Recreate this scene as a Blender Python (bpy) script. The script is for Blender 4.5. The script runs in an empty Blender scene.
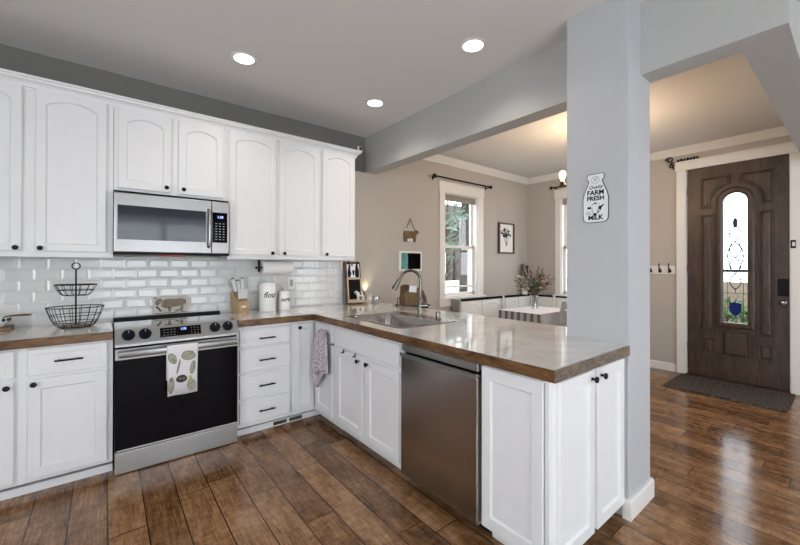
import bpy, bmesh, math, random
from mathutils import Vector, Matrix
random.seed(7)
PI = math.pi
scene = bpy.context.scene
C = scene.collection

# ------------------------------------------------------------------ camera
cam = bpy.data.cameras.new('camera'); cam_o = bpy.data.objects.new('camera', cam); C.objects.link(cam_o)
cam.sensor_width = 36.0; cam.lens = 369.6345 / 800 * 36.0
cam.shift_y = -(272.5 - 264.062) / 800
cam.clip_start = 0.05; cam.clip_end = 300
_fw = Vector((0.62393789, 0.78146481, 0.00377688)); _rt = Vector((0.78146548, -0.62394633, 0.00163536)); _up = Vector((-0.00363455, -0.00193114, 0.99999153))
_m = Matrix((( _rt.x, _up.x, -_fw.x), (_rt.y, _up.y, -_fw.y), (_rt.z, _up.z, -_fw.z)))
cam_o.matrix_world = Matrix.Translation((-0.0444, -3.5715, 1.3333)) @ _m.to_4x4()
scene.camera = cam_o

# ------------------------------------------------------------------ world, sun, daylight, exposure
world = bpy.data.worlds.new('world'); scene.world = world; world.use_nodes = True
_bg = world.node_tree.nodes['Background']
_bg.inputs['Color'].default_value = (0.88, 0.94, 1.0, 1); _bg.inputs['Strength'].default_value = 7.0
sun = bpy.data.lights.new('sun', 'SUN'); sun.energy = 2.5; sun.angle = math.radians(8); sun.color = (1.0, 0.96, 0.9)
sun_o = bpy.data.objects.new('sun', sun); C.objects.link(sun_o); sun_o.rotation_euler = (math.radians(50), 0, math.radians(-25))

def area(name, loc, rot, sx, sy, power, color):
    l = bpy.data.lights.new(name, 'AREA'); l.shape = 'RECTANGLE'; l.size = sx; l.size_y = sy; l.energy = power; l.color = color
    o = bpy.data.objects.new(name, l); C.objects.link(o); o.location = loc; o.rotation_euler = rot
    return o
# daylight of the patio door and windows in the walls behind the photographer
area('daylight_south', (0.9, -6.08, 1.25), (math.radians(90), 0, 0), 2.4, 2.1, 46, (0.84, 0.92, 1.0))
area('daylight_hall', (4.1, -6.08, 1.45), (math.radians(90), 0, 0), 1.2, 1.8, 28, (0.84, 0.92, 1.0))
area('daylight_west', (-2.28, -3.3, 1.5), (math.radians(90), 0, math.radians(-90)), 2.2, 1.5, 50, (0.88, 0.94, 1.0))
scene.view_settings.view_transform = 'Standard'; scene.view_settings.look = 'None'
scene.view_settings.gamma = 1.0; scene.view_settings.use_curve_mapping = False
scene.view_settings.exposure = -0.38

# ------------------------------------------------------------------ materials
MATS = {}
def nt(name):
    m = bpy.data.materials.new(name); m.use_nodes = True
    t = m.node_tree; b = t.nodes['Principled BSDF']; MATS[name] = m
    return m, t, b
def N(t, typ, **kw):
    n = t.nodes.new(typ)
    for k, v in kw.items(): setattr(n, k, v)
    return n
def plain(name, col, rough=0.5, metal=0.0, noise=0.04, scale=12.0, bump=0.0, coat=0.0, stretch=None, spec=0.5):
    """a procedural surface: base colour with slight noise variation, optional bump"""
    m, t, b = nt(name)
    tc = N(t, 'ShaderNodeTexCoord'); mp = N(t, 'ShaderNodeMapping'); nz = N(t, 'ShaderNodeTexNoise')
    t.links.new(tc.outputs['Object'], mp.inputs['Vector']); t.links.new(mp.outputs['Vector'], nz.inputs['Vector'])
    if stretch: mp.inputs['Scale'].default_value = stretch
    nz.inputs['Scale'].default_value = scale; nz.inputs['Detail'].default_value = 4
    r = N(t, 'ShaderNodeValToRGB')
    r.color_ramp.elements[0].color = tuple(max(0, c * (1 - noise)) for c in col) + (1,)
    r.color_ramp.elements[1].color = tuple(min(1, c * (1 + noise)) for c in col) + (1,)
    r.color_ramp.elements[0].position = 0.3; r.color_ramp.elements[1].position = 0.7
    t.links.new(nz.outputs['Fac'], r.inputs['Fac']); t.links.new(r.outputs['Color'], b.inputs['Base Color'])
    b.inputs['Roughness'].default_value = rough; b.inputs['Metallic'].default_value = metal
    b.inputs['Coat Weight'].default_value = coat; b.inputs['Specular IOR Level'].default_value = spec
    if bump:
        bp = N(t, 'ShaderNodeBump'); bp.inputs['Strength'].default_value = bump; bp.inputs['Distance'].default_value = 0.004
        t.links.new(nz.outputs['Fac'], bp.inputs['Height']); t.links.new(bp.outputs['Normal'], b.inputs['Normal'])
    return m
def wood(name, c0, c1, rough=0.4, scale=6.0, stretch=(1, 1, 1), coat=0.0, bump=0.15):
    m, t, b = nt(name)
    tc = N(t, 'ShaderNodeTexCoord'); mp = N(t, 'ShaderNodeMapping'); nz = N(t, 'ShaderNodeTexNoise'); n2 = N(t, 'ShaderNodeTexNoise')
    mp.inputs['Scale'].default_value = stretch
    t.links.new(tc.outputs['Object'], mp.inputs['Vector'])
    for n in (nz, n2): t.links.new(mp.outputs['Vector'], n.inputs['Vector'])
    nz.inputs['Scale'].default_value = scale; nz.inputs['Detail'].default_value = 8; nz.inputs['Distortion'].default_value = 1.2
    n2.inputs['Scale'].default_value = scale * 5; n2.inputs['Detail'].default_value = 4
    mx = N(t, 'ShaderNodeMath', operation='MULTIPLY_ADD'); mx.inputs[1].default_value = 0.35
    t.links.new(n2.outputs['Fac'], mx.inputs[0]); t.links.new(nz.outputs['Fac'], mx.inputs[2])
    r = N(t, 'ShaderNodeValToRGB'); r.color_ramp.elements[0].color = c0 + (1,); r.color_ramp.elements[1].color = c1 + (1,)
    r.color_ramp.elements[0].position = 0.48; r.color_ramp.elements[1].position = 0.86
    t.links.new(mx.outputs[0], r.inputs['Fac']); t.links.new(r.outputs['Color'], b.inputs['Base Color'])
    b.inputs['Roughness'].default_value = rough; b.inputs['Coat Weight'].default_value = coat
    bp = N(t, 'ShaderNodeBump'); bp.inputs['Strength'].default_value = bump; bp.inputs['Distance'].default_value = 0.003
    t.links.new(mx.outputs[0], bp.inputs['Height']); t.links.new(bp.outputs['Normal'], b.inputs['Normal'])
    return m
def emit(name, col, strength):
    m, t, b = nt(name)
    b.inputs['Base Color'].default_value = col + (1,); b.inputs['Emission Color'].default_value = col + (1,); b.inputs['Emission Strength'].default_value = strength
    return m
def glass(name, tint=(1, 1, 1), gloss=0.08, rough=0.02):
    m, t, b = nt(name)
    tr = N(t, 'ShaderNodeBsdfTransparent'); tr.inputs['Color'].default_value = tint + (1,)
    gl = N(t, 'ShaderNodeBsdfGlossy'); gl.inputs['Roughness'].default_value = rough
    mx = N(t, 'ShaderNodeMixShader'); mx.inputs[0].default_value = gloss
    t.links.new(tr.outputs[0], mx.inputs[1]); t.links.new(gl.outputs[0], mx.inputs[2])
    t.links.new(mx.outputs[0], t.nodes['Material Output'].inputs['Surface'])
    return m

def floor_material():
    m, t, b = nt('floor_planks')
    L = t.links.new
    tc = N(t, 'ShaderNodeTexCoord'); sp = N(t, 'ShaderNodeSeparateXYZ'); L(tc.outputs['Object'], sp.inputs[0])
    def mth(op, a, bb=None, c=None):
        n = N(t, 'ShaderNodeMath', operation=op)
        for i, v in enumerate((a, bb, c)):
            if v is None: continue
            if isinstance(v, (int, float)): n.inputs[i].default_value = v
            else: L(v, n.inputs[i])
        return n.outputs[0]
    W = 0.16; Ln = 1.15
    px = mth('DIVIDE', mth('ADD', sp.outputs[0], 0.348 + W * 40), W)
    ix = mth('FLOOR', px); fx = mth('FRACT', px)
    wn = N(t, 'ShaderNodeTexWhiteNoise', noise_dimensions='1D'); L(ix, wn.inputs['W'])
    py = mth('ADD', mth('DIVIDE', sp.outputs[1], Ln), mth('MULTIPLY', wn.outputs['Value'], 7.3))
    iy = mth('FLOOR', py); fy = mth('FRACT', py)
    cb = N(t, 'ShaderNodeCombineXYZ'); L(ix, cb.inputs[0]); L(iy, cb.inputs[1])
    w2 = N(t, 'ShaderNodeTexWhiteNoise', noise_dimensions='3D'); L(cb.outputs[0], w2.inputs['Vector'])
    # grain, shifted from plank to plank
    sc = N(t, 'ShaderNodeVectorMath', operation='MULTIPLY_ADD'); L(w2.outputs['Color'], sc.inputs[0]); sc.inputs[1].default_value = (9, 9, 9); L(tc.outputs['Object'], sc.inputs[2])
    mp = N(t, 'ShaderNodeMapping'); mp.inputs['Scale'].default_value = (5.5, 1.6, 1); L(sc.outputs[0], mp.inputs['Vector'])
    g1 = N(t, 'ShaderNodeTexNoise'); g1.inputs['Scale'].default_value = 2.2; g1.inputs['Detail'].default_value = 5; g1.inputs['Roughness'].default_value = 0.45; g1.inputs['Distortion'].default_value = 0.5; L(mp.outputs[0], g1.inputs['Vector'])
    mp2 = N(t, 'ShaderNodeMapping'); mp2.inputs['Scale'].default_value = (55, 5, 1); L(sc.outputs[0], mp2.inputs['Vector'])
    g2 = N(t, 'ShaderNodeTexNoise'); g2.inputs['Scale'].default_value = 2.0; g2.inputs['Detail'].default_value = 5; g2.inputs['Distortion'].default_value = 0.7; L(mp2.outputs[0], g2.inputs['Vector'])
    vv = mth('ADD', mth('MULTIPLY', g1.outputs['Fac'], 0.46), mth('ADD', mth('MULTIPLY', g2.outputs['Fac'], 0.52), mth('MULTIPLY', w2.outputs['Value'], 0.20)))
    r = N(t, 'ShaderNodeValToRGB')
    e = r.color_ramp.elements
    e[0].position = 0.38; e[0].color = (0.050, 0.021, 0.007, 1)
    e[1].position = 0.88; e[1].color = (0.43, 0.25, 0.13, 1)
    k = r.color_ramp.elements.new(0.60); k.color = (0.190, 0.092, 0.038, 1)
    mp3 = N(t, 'ShaderNodeMapping'); mp3.inputs['Scale'].default_value = (9, 17, 1); L(sc.outputs[0], mp3.inputs['Vector'])
    g3 = N(t, 'ShaderNodeTexNoise'); g3.inputs['Scale'].default_value = 1.6; g3.inputs['Detail'].default_value = 4; g3.inputs['Distortion'].default_value = 1.0; L(mp3.outputs[0], g3.inputs['Vector'])
    gap = mth('MAXIMUM', mth('MAXIMUM', mth('LESS_THAN', fx, 0.017), mth('GREATER_THAN', fx, 0.983)), mth('LESS_THAN', fy, 0.004))
    v = mth('ADD', vv, mth('MULTIPLY', mth('SUBTRACT', g3.outputs['Fac'], .45), .34)); L(v, r.inputs['Fac'])
    mx = N(t, 'ShaderNodeMixRGB'); L(gap, mx.inputs[0]); L(r.outputs[0], mx.inputs[1]); mx.inputs[2].default_value = (0.018, 0.008, 0.004, 1)
    L(mx.outputs[0], b.inputs['Base Color'])
    rg = N(t, 'ShaderNodeMapRange'); L(g1.outputs['Fac'], rg.inputs[0]); rg.inputs[3].default_value = 0.09; rg.inputs[4].default_value = 0.22
    L(rg.outputs[0], b.inputs['Roughness'])
    h = mth('SUBTRACT', mth('ADD', mth('MULTIPLY', g3.outputs['Fac'], 0.9), mth('MULTIPLY', g2.outputs['Fac'], 0.25)), mth('MULTIPLY', gap, 0.8))
    bp = N(t, 'ShaderNodeBump'); bp.inputs['Strength'].default_value = 0.14; bp.inputs['Distance'].default_value = 0.004
    L(h, bp.inputs['Height']); L(bp.outputs[0], b.inputs['Normal'])
    return m

def counter_material():
    m, t, b = nt('counter_resin')
    L = t.links.new
    tc = N(t, 'ShaderNodeTexCoord'); nz = N(t, 'ShaderNodeTexNoise'); L(tc.outputs['Object'], nz.inputs['Vector'])
    nz.inputs['Scale'].default_value = 3.0; nz.inputs['Detail'].default_value = 7; nz.inputs['Distortion'].default_value = 1.5
    r = N(t, 'ShaderNodeValToRGB'); L(nz.outputs['Fac'], r.inputs['Fac'])
    r.color_ramp.elements[0].position = 0.3; r.color_ramp.elements[0].color = (0.60, 0.585, 0.57, 1)
    r.color_ramp.elements[1].position = 0.72; r.color_ramp.elements[1].color = (0.73, 0.715, 0.70, 1)
    # faint tile joints below the clear coat
    br = N(t, 'ShaderNodeTexBrick'); L(tc.outputs['Object'], br.inputs['Vector']); br.offset = 0.0
    br.inputs['Scale'].default_value = 1.0; br.inputs['Brick Width'].default_value = 0.31; br.inputs['Row Height'].default_value = 0.31; br.inputs['Mortar Size'].default_value = 0.0022
    br.inputs['Color1'].default_value = (1, 1, 1, 1); br.inputs['Color2'].default_value = (1, 1, 1, 1); br.inputs['Mortar'].default_value = (0.80, 0.78, 0.76, 1)
    mx = N(t, 'ShaderNodeMixRGB', blend_type='MULTIPLY'); mx.inputs[0].default_value = 1; L(r.outputs[0], mx.inputs[1]); L(br.outputs['Color'], mx.inputs[2])
    L(mx.outputs[0], b.inputs['Base Color'])
    b.inputs['Roughness'].default_value = 0.06; b.inputs['Coat Weight'].default_value = 0.6; b.inputs['Coat Roughness'].default_value = 0.03
    return m

def stripe_cloth():
    m, t, b = nt('cloth_stripes'); L = t.links.new
    tc = N(t, 'ShaderNodeTexCoord'); wv = N(t, 'ShaderNodeTexWave', bands_direction='Y'); L(tc.outputs['Object'], wv.inputs['Vector'])
    wv.inputs['Scale'].default_value = 3.4
    r = N(t, 'ShaderNodeValToRGB'); L(wv.outputs['Fac'], r.inputs['Fac'])
    r.color_ramp.elements[0].position = 0.35; r.color_ramp.elements[0].color = (0.12, 0.11, 0.105, 1)
    r.color_ramp.elements[1].position = 0.55; r.color_ramp.elements[1].color = (0.36, 0.34, 0.32, 1)
    L(r.outputs[0], b.inputs['Base Color']); b.inputs['Roughness'].default_value = 0.9
    return m
def speckle(name, base, dots, scale, thr):
    m, t, b = nt(name); L = t.links.new
    tc = N(t, 'ShaderNodeTexCoord'); vo = N(t, 'ShaderNodeTexVoronoi'); L(tc.outputs['Object'], vo.inputs['Vector']); vo.inputs['Scale'].default_value = scale
    r = N(t, 'ShaderNodeValToRGB'); L(vo.outputs['Distance'], r.inputs['Fac']); r.color_ramp.interpolation = 'LINEAR'
    r.color_ramp.elements[0].position = thr; r.color_ramp.elements[0].color = dots + (1,)
    r.color_ramp.elements[1].position = thr + 0.1; r.color_ramp.elements[1].color = base + (1,)
    L(r.outputs[0], b.inputs['Base Color']); b.inputs['Roughness'].default_value = 0.9
    return m

M = MATS
floor_material(); counter_material(); stripe_cloth()
speckle('dotted_towel', (0.60, 0.54, 0.58), (0.16, 0.10, 0.17), 75, 0.30)
plain('white_paint', (0.76, 0.76, 0.77), 0.33, noise=0.012)
plain('white_trim', (0.74, 0.72, 0.69), 0.4, noise=0.012)
plain('wall_paint', (0.46, 0.42, 0.38), 0.75, noise=0.02, scale=160, bump=0.12)
plain('gray_paint', (0.455, 0.46, 0.475), 0.6, noise=0.02, scale=140, bump=0.14)
plain('beam_paint', (0.415, 0.415, 0.405), 0.6, noise=0.02, scale=140, bump=0.14)
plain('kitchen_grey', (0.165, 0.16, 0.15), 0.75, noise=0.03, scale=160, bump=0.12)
plain('ceiling_paint', (0.66, 0.645, 0.625), 0.85, noise=0.02, scale=120, bump=0.08)
plain('tile_white', (0.66, 0.66, 0.65), 0.17, noise=0.03, scale=5, coat=0.3)
plain('grout', (0.50, 0.50, 0.49), 0.8)
wood('edge_wood', (0.050, 0.021, 0.007), (0.20, 0.098, 0.034), 0.35, 7, (1, 1, 4), coat=0.15)
wood('endgrain_daylit', (0.06, 0.045, 0.034), (0.24, 0.185, 0.145), 0.4, 22, (1, 1, 2), coat=0.1)  # same edge wood, with cool daylight painted in as a greyer tone
wood('door_wood', (0.030, 0.017, 0.011), (0.085, 0.052, 0.034), 0.42, 5, (4, 4, 0.7), bump=0.2)
wood('brown_wood', (0.10, 0.045, 0.018), (0.26, 0.13, 0.055), 0.45, 8, (1, 1, 5))
wood('light_wood', (0.36, 0.235, 0.115), (0.50, 0.35, 0.19), 0.45, 9, (4, 4, 0.8))
wood('olive_wood', (0.11, 0.07, 0.028), (0.20, 0.135, 0.06), 0.45, 9, (4, 4, 0.8))
wood('pine_frame', (0.50, 0.37, 0.23), (0.62, 0.48, 0.32), 0.5, 9, (3, 3, 1))
wood('dark_wood', (0.05, 0.025, 0.012), (0.12, 0.06, 0.03), 0.5, 9, (3, 3, 1))
plain('stainless', (0.34, 0.335, 0.33), 0.38, 1.0, noise=0.06, scale=6, stretch=(1, 1, 60))
plain('stainless_side', (0.40, 0.395, 0.39), 0.32, 1.0, noise=0.05, scale=6, stretch=(60, 60, 1))
plain('dark_stainless', (0.42, 0.39, 0.365), 0.25, 1.0, noise=0.05, scale=5, stretch=(1, 40, 1))
plain('chrome', (0.17, 0.162, 0.15), 0.20, 1.0, noise=0.02)
plain('black_glass', (0.004, 0.003, 0.004), 0.07, noise=0.1, spec=0.05)
plain('micro_glass', (0.03, 0.036, 0.048), 0.06, noise=0.05, spec=0.36)
plain('cooktop_glass', (0.02, 0.02, 0.022), 0.04, noise=0.05, coat=1.0)
plain('black_metal', (0.007, 0.007, 0.007), 0.45, spec=0.2)
plain('black_plastic', (0.008, 0.008, 0.009), 0.5, spec=0.15)
plain('matte_black', (0.006, 0.006, 0.006), 0.9, spec=0.05)
plain('navy_plastic', (0.004, 0.005, 0.011), 0.35, spec=0.12)
plain('white_ceramic', (0.78, 0.78, 0.775), 0.2, coat=0.3, noise=0.01)
plain('white_plastic', (0.74, 0.74, 0.73), 0.4, noise=0.01)
plain('paper', (0.78, 0.77, 0.76), 0.9, noise=0.02, scale=60)
plain('cream_board', (0.52, 0.49, 0.43), 0.6, noise=0.1, scale=30)
plain('white_cloth', (0.74, 0.72, 0.74), 0.9, noise=0.03, scale=80, bump=0.1)
plain('print_olive', (0.33, 0.33, 0.24), 0.9, noise=0.15)
plain('print_dark', (0.05, 0.05, 0.045), 0.9)
plain('print_grey', (0.19, 0.18, 0.165), 0.9)
plain('print_yellow', (0.45, 0.42, 0.12), 0.9)
plain('print_brown', (0.22, 0.175, 0.125), 0.8, noise=0.2, scale=50)
plain('ink', (0.006, 0.006, 0.007), 0.6, spec=0.1)
plain('red_plastic', (0.55, 0.05, 0.03), 0.4)
plain('soft_grey', (0.36, 0.35, 0.345), 0.35)
plain('mat_fibre', (0.075, 0.062, 0.053), 0.95, noise=0.9, scale=48, bump=1.0, spec=0.1)
plain('sign_white', (0.74, 0.75, 0.78), 0.35, noise=0.02)
plain('chalk', (0.008, 0.008, 0.009), 0.6, spec=0.1)
plain('teal_screen', (0.10, 0.30, 0.30), 0.1, noise=0.3, scale=25)
plain('cow_brown', (0.15, 0.075, 0.03), 0.6, noise=0.2)
plain('string', (0.16, 0.11, 0.07), 0.9)
plain('blind_fabric', (0.34, 0.30, 0.25), 0.9, noise=0.1, scale=60, stretch=(1, 1, 12))
plain('bench_white', (0.72, 0.71, 0.68), 0.4, noise=0.012)
plain('taupe_paint', (0.33, 0.31, 0.28), 0.5, noise=0.02)
plain('stem_green', (0.11, 0.12, 0.055), 0.8)
plain('petal_dusty', (0.27, 0.21, 0.18), 0.9, noise=0.2, scale=40)
plain('petal_peach', (0.42, 0.27, 0.18), 0.9, noise=0.15, scale=40)
plain('petal_dark', (0.10, 0.045, 0.035), 0.9, noise=0.3, scale=40)
plain('leaf_dark', (0.035, 0.045, 0.028), 0.7, noise=0.3, scale=30)
plain('pine_needles', (0.075, 0.135, 0.09), 0.8, noise=0.35, scale=4)
plain('bark', (0.035, 0.027, 0.021), 0.9, noise=0.3, scale=20, stretch=(4, 4, 1))
plain('shrub_leaf', (0.05, 0.10, 0.02), 0.8, noise=0.3, scale=8)
plain('outdoor_white', (0.80, 0.80, 0.80), 0.7)
plain('concrete', (0.30, 0.30, 0.29), 0.9, noise=0.08, scale=8, bump=0.2)
plain('house_brown', (0.075, 0.062, 0.05), 0.9, noise=0.15, scale=3, stretch=(1, 1, 6))
plain('tan_stucco', (0.20, 0.155, 0.11), 0.9, noise=0.06)
plain('bronze', (0.10, 0.055, 0.03), 0.4, 0.8)
plain('blue_glass', (0.02, 0.03, 0.17), 0.15)
plain('lead', (0.05, 0.05, 0.05), 0.5, 0.6)
plain('vase_water', (0.5, 0.5, 0.48), 0.1)
emit('lamp_disc', (1.0, 0.95, 0.88), 9.0)
emit('warm_bulb', (1.0, 0.76, 0.45), 14.0)
emit('display_blue', (0.30, 0.40, 1.0), 2.2)
emit('wax_glow', (1.0, 0.82, 0.55), 1.2)
glass('window_glass', (1, 1, 1), 0.06)
glass('door_glass', (0.97, 0.99, 1), 0.06, 0.05)
glass('clear_glass', (0.90, 0.92, 0.92), 0.16)

# ------------------------------------------------------------------ mesh helpers
class MB:
    def __init__(s): s.v = []; s.f = []
    def add(s, vs, fs):
        n = len(s.v); s.v += [Vector(p) for p in vs]; s.f += [[i + n for i in f] for f in fs]; return s
    def box(s, x0, x1, y0, y1, z0, z1, bev=0.0):
        if x0 > x1: x0, x1 = x1, x0
        if y0 > y1: y0, y1 = y1, y0
        if z0 > z1: z0, z1 = z1, z0
        if not bev:
            return s.add([(x0, y0, z0), (x1, y0, z0), (x1, y1, z0), (x0, y1, z0), (x0, y0, z1), (x1, y0, z1), (x1, y1, z1), (x0, y1, z1)],
                         [(3, 2, 1, 0), (4, 5, 6, 7), (0, 1, 5, 4), (1, 2, 6, 5), (2, 3, 7, 6), (3, 0, 4, 7)])
        bm = bmesh.new(); bmesh.ops.create_cube(bm, size=1)
        for v in bm.verts: v.co = Vector(((x0 + x1) / 2 + v.co.x * (x1 - x0), (y0 + y1) / 2 + v.co.y * (y1 - y0), (z0 + z1) / 2 + v.co.z * (z1 - z0)))
        bmesh.ops.bevel(bm, geom=bm.edges[:], offset=min(bev, 0.45 * min(x1 - x0, y1 - y0, z1 - z0)), segments=2, affect='EDGES', profile=0.5)
        bm.verts.ensure_lookup_table(); bm.verts.index_update()
        s.add([v.co.copy() for v in bm.verts], [[v.index for v in f.verts] for f in bm.faces]); bm.free(); return s
    def tube(s, pts, r, seg=8, closed=False, caps=True):
        pts = [Vector(p) for p in pts]; n = len(pts)
        rad = r if isinstance(r, (list, tuple)) else [r] * n
        rings = []; up = None
        for i, p in enumerate(pts):
            a = pts[(i - 1) % n] if (closed or i) else p; b = pts[(i + 1) % n] if (closed or i < n - 1) else p
            d = (b - a).normalized() if (b - a).length > 1e-9 else Vector((0, 0, 1))
            if up is None:
                up = Vector((0, 0, 1)) if abs(d.z) < 0.9 else Vector((1, 0, 0))
            u = up - d * up.dot(d)
            if u.length < 1e-6: u = d.orthogonal()
            u.normalize(); w = d.cross(u); up = u
            rings.append([p + (u * math.cos(2 * PI * k / seg) + w * math.sin(2 * PI * k / seg)) * rad[i] for k in range(seg)])
        vs = [q for rg in rings for q in rg]; fs = []
        for i in range(n if closed else n - 1):
            j = (i + 1) % n
            for k in range(seg): fs.append((i * seg + k, i * seg + (k + 1) % seg, j * seg + (k + 1) % seg, j * seg + k))
        if caps and not closed:
            fs.append(tuple(range(seg))[::-1]); fs.append(tuple((n - 1) * seg + k for k in range(seg)))
        return s.add(vs, fs)
    def lathe(s, prof, c=(0, 0, 0), axis='z', seg=24, sx=1.0, sy=1.0, caps=True):
        """prof: (radius, height) along axis"""
        c = Vector(c); vs = []; fs = []; n = len(prof)
        for r, h in prof:
            for k in range(seg):
                a = 2 * PI * k / seg; x, y = r * math.cos(a) * sx, r * math.sin(a) * sy
                vs.append(c + {'z': Vector((x, y, h)), 'y': Vector((x, h, y)), 'x': Vector((h, x, y))}[axis])
        for i in range(n - 1):
            for k in range(seg): fs.append((i * seg + k, i * seg + (k + 1) % seg, (i + 1) * seg + (k + 1) % seg, (i + 1) * seg + k))
        if caps: fs.append(tuple(range(seg))[::-1]); fs.append(tuple((n - 1) * seg + k for k in range(seg)))
        return s.add(vs, fs)
    def prism(s, poly, o, u, w, n, d0, d1):
        """polygon (a,b) placed at o + a*u + b*w, extruded from d0 to d1 along n"""
        o, u, w, n = Vector(o), Vector(u), Vector(w), Vector(n); k = len(poly)
        vs = [o + u * a + w * b + n * d0 for a, b in poly] + [o + u * a + w * b + n * d1 for a, b in poly]
        fs = [tuple(range(k))[::-1], tuple(range(k, 2 * k))] + [(i, (i + 1) % k, k + (i + 1) % k, k + i) for i in range(k)]
        return s.add(vs, fs)
    def ball(s, c, r, seg=12, rings=8, sz=1.0, sx=1.0, sy=1.0):
        prof = [(max(1e-4, r * math.sin(PI * i / rings)), -r * math.cos(PI * i / rings) * sz) for i in range(rings + 1)]
        return s.lathe(prof, c, 'z', seg, sx, sy)

def poly_inset(poly, e):
    """offset a CCW polygon inwards by e (mitred)"""
    n = len(poly); out = []
    for i in range(n):
        p0, p1, p2 = Vector(poly[i - 1]), Vector(poly[i]), Vector(poly[(i + 1) % n])
        d1 = (p1 - p0).normalized(); d2 = (p2 - p1).normalized()
        n1 = Vector((-d1.y, d1.x)); n2 = Vector((-d2.y, d2.x)); b = (n1 + n2)
        if b.length < 1e-6: out.append(tuple(p1 + n1 * e)); continue
        b.normalize(); out.append(tuple(p1 + b * (e / max(0.35, b.dot(n1)))))
    return out

def mesh_obj(name, mb, mat, smooth=False):
    me = bpy.data.meshes.new(name)
    me.from_pydata([tuple(v) for v in mb.v], [], mb.f); me.validate()
    bm = bmesh.new(); bm.from_mesh(me); bmesh.ops.recalc_face_normals(bm, faces=bm.faces[:]); bm.to_mesh(me); bm.free()
    me.materials.append(M[mat] if isinstance(mat, str) else mat)
    if smooth:
        me.polygons.foreach_set('use_smooth', [True] * len(me.polygons))
        try: me.set_sharp_from_angle(angle=math.radians(38))
        except Exception: pass
    o = bpy.data.objects.new(name, me); C.objects.link(o); return o
def setp(o, label, cat, group=None, kind=None):
    o['label'] = label; o['category'] = cat
    if group: o['group'] = group
    if kind: o['kind'] = kind
    return o
class T:
    """a thing: an Empty at its base; parts are given in world coordinates (or local=True)"""
    def __init__(s, name, label, cat, loc, group=None, kind=None, rz=0.0):
        s.o = bpy.data.objects.new(name, None); C.objects.link(s.o); s.o.location = loc; s.o.rotation_euler = (0, 0, rz); s.loc = Vector(loc)
        s.o.empty_display_size = 0.05
        setp(s.o, label, cat, group, kind)
    def part(s, name, mb, mat, parent=None, smooth=False, local=False, label=None):
        if not local:
            for v in mb.v: v -= s.loc
        o = mesh_obj(name, mb, mat, smooth); o.parent = parent or s.o
        if label: o['label'] = label
        return o
def single(name, mb, mat, label, cat, group=None, smooth=False, kind=None):
    xs = [v.x for v in mb.v]; ys = [v.y for v in mb.v]; zs = [v.z for v in mb.v]
    l = Vector(((min(xs) + max(xs)) / 2, (min(ys) + max(ys)) / 2, min(zs)))
    for v in mb.v: v -= l
    o = mesh_obj(name, mb, mat, smooth); o.location = l; return setp(o, label, cat, group, kind)
def struct(name, mb, mat, label=None, smooth=False, cat=None):
    o = mesh_obj(name, mb, mat, smooth); o['kind'] = 'structure'
    if label: o['label'] = label
    o['category'] = cat or name.split('_')[0]
    return o
def copy_tree(o, parent=None):
    c = o.copy(); C.objects.link(c)
    if parent: c.parent = parent
    for ch in list(o.children): copy_tree(ch, c)
    return c
def text_mb(txt, size, o, u, w, n, d=0.0006, bold=0.0, shear=0.0, sx=1.0, align='CENTER'):
    cu = bpy.data.curves.new('t', 'FONT'); cu.body = txt; cu.size = size; cu.align_x = align; cu.align_y = 'CENTER'; cu.offset = bold; cu.shear = shear; cu.resolution_u = 3
    ob = bpy.data.objects.new('t', cu); C.objects.link(ob); bpy.context.view_layer.update()
    me = bpy.data.meshes.new_from_object(ob.evaluated_get(bpy.context.evaluated_depsgraph_get()))
    o, u, w, n = Vector(o), Vector(u), Vector(w), Vector(n)
    mb = MB(); mb.add([o + u * v.co.x * sx + w * v.co.y + n * d for v in me.vertices], [list(p.vertices) for p in me.polygons])
    C.objects.unlink(ob); bpy.data.objects.remove(ob); bpy.data.curves.remove(cu); bpy.data.meshes.remove(me)
    return mb
def arch_poly(a0, a1, b0, b1, rise, n=14):
    """CCW outline of an opening with a shallow arched top; b1 = top of arch, sides end at b1-rise"""
    p = [(a0, b0), (a1, b0)]
    if rise <= 0: return p + [(a1, b1), (a0, b1)]
    w = (a1 - a0) / 2; R = (w * w + rise * rise) / (2 * rise); cx = (a0 + a1) / 2; cy = b1 - R; th = math.asin(min(1, w / R))
    if rise > w: th = PI - th
    for i in range(n + 1):
        a = th - 2 * th * i / n; p.append((cx + R * math.sin(a), cy + R * math.cos(a)))
    return p
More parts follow.
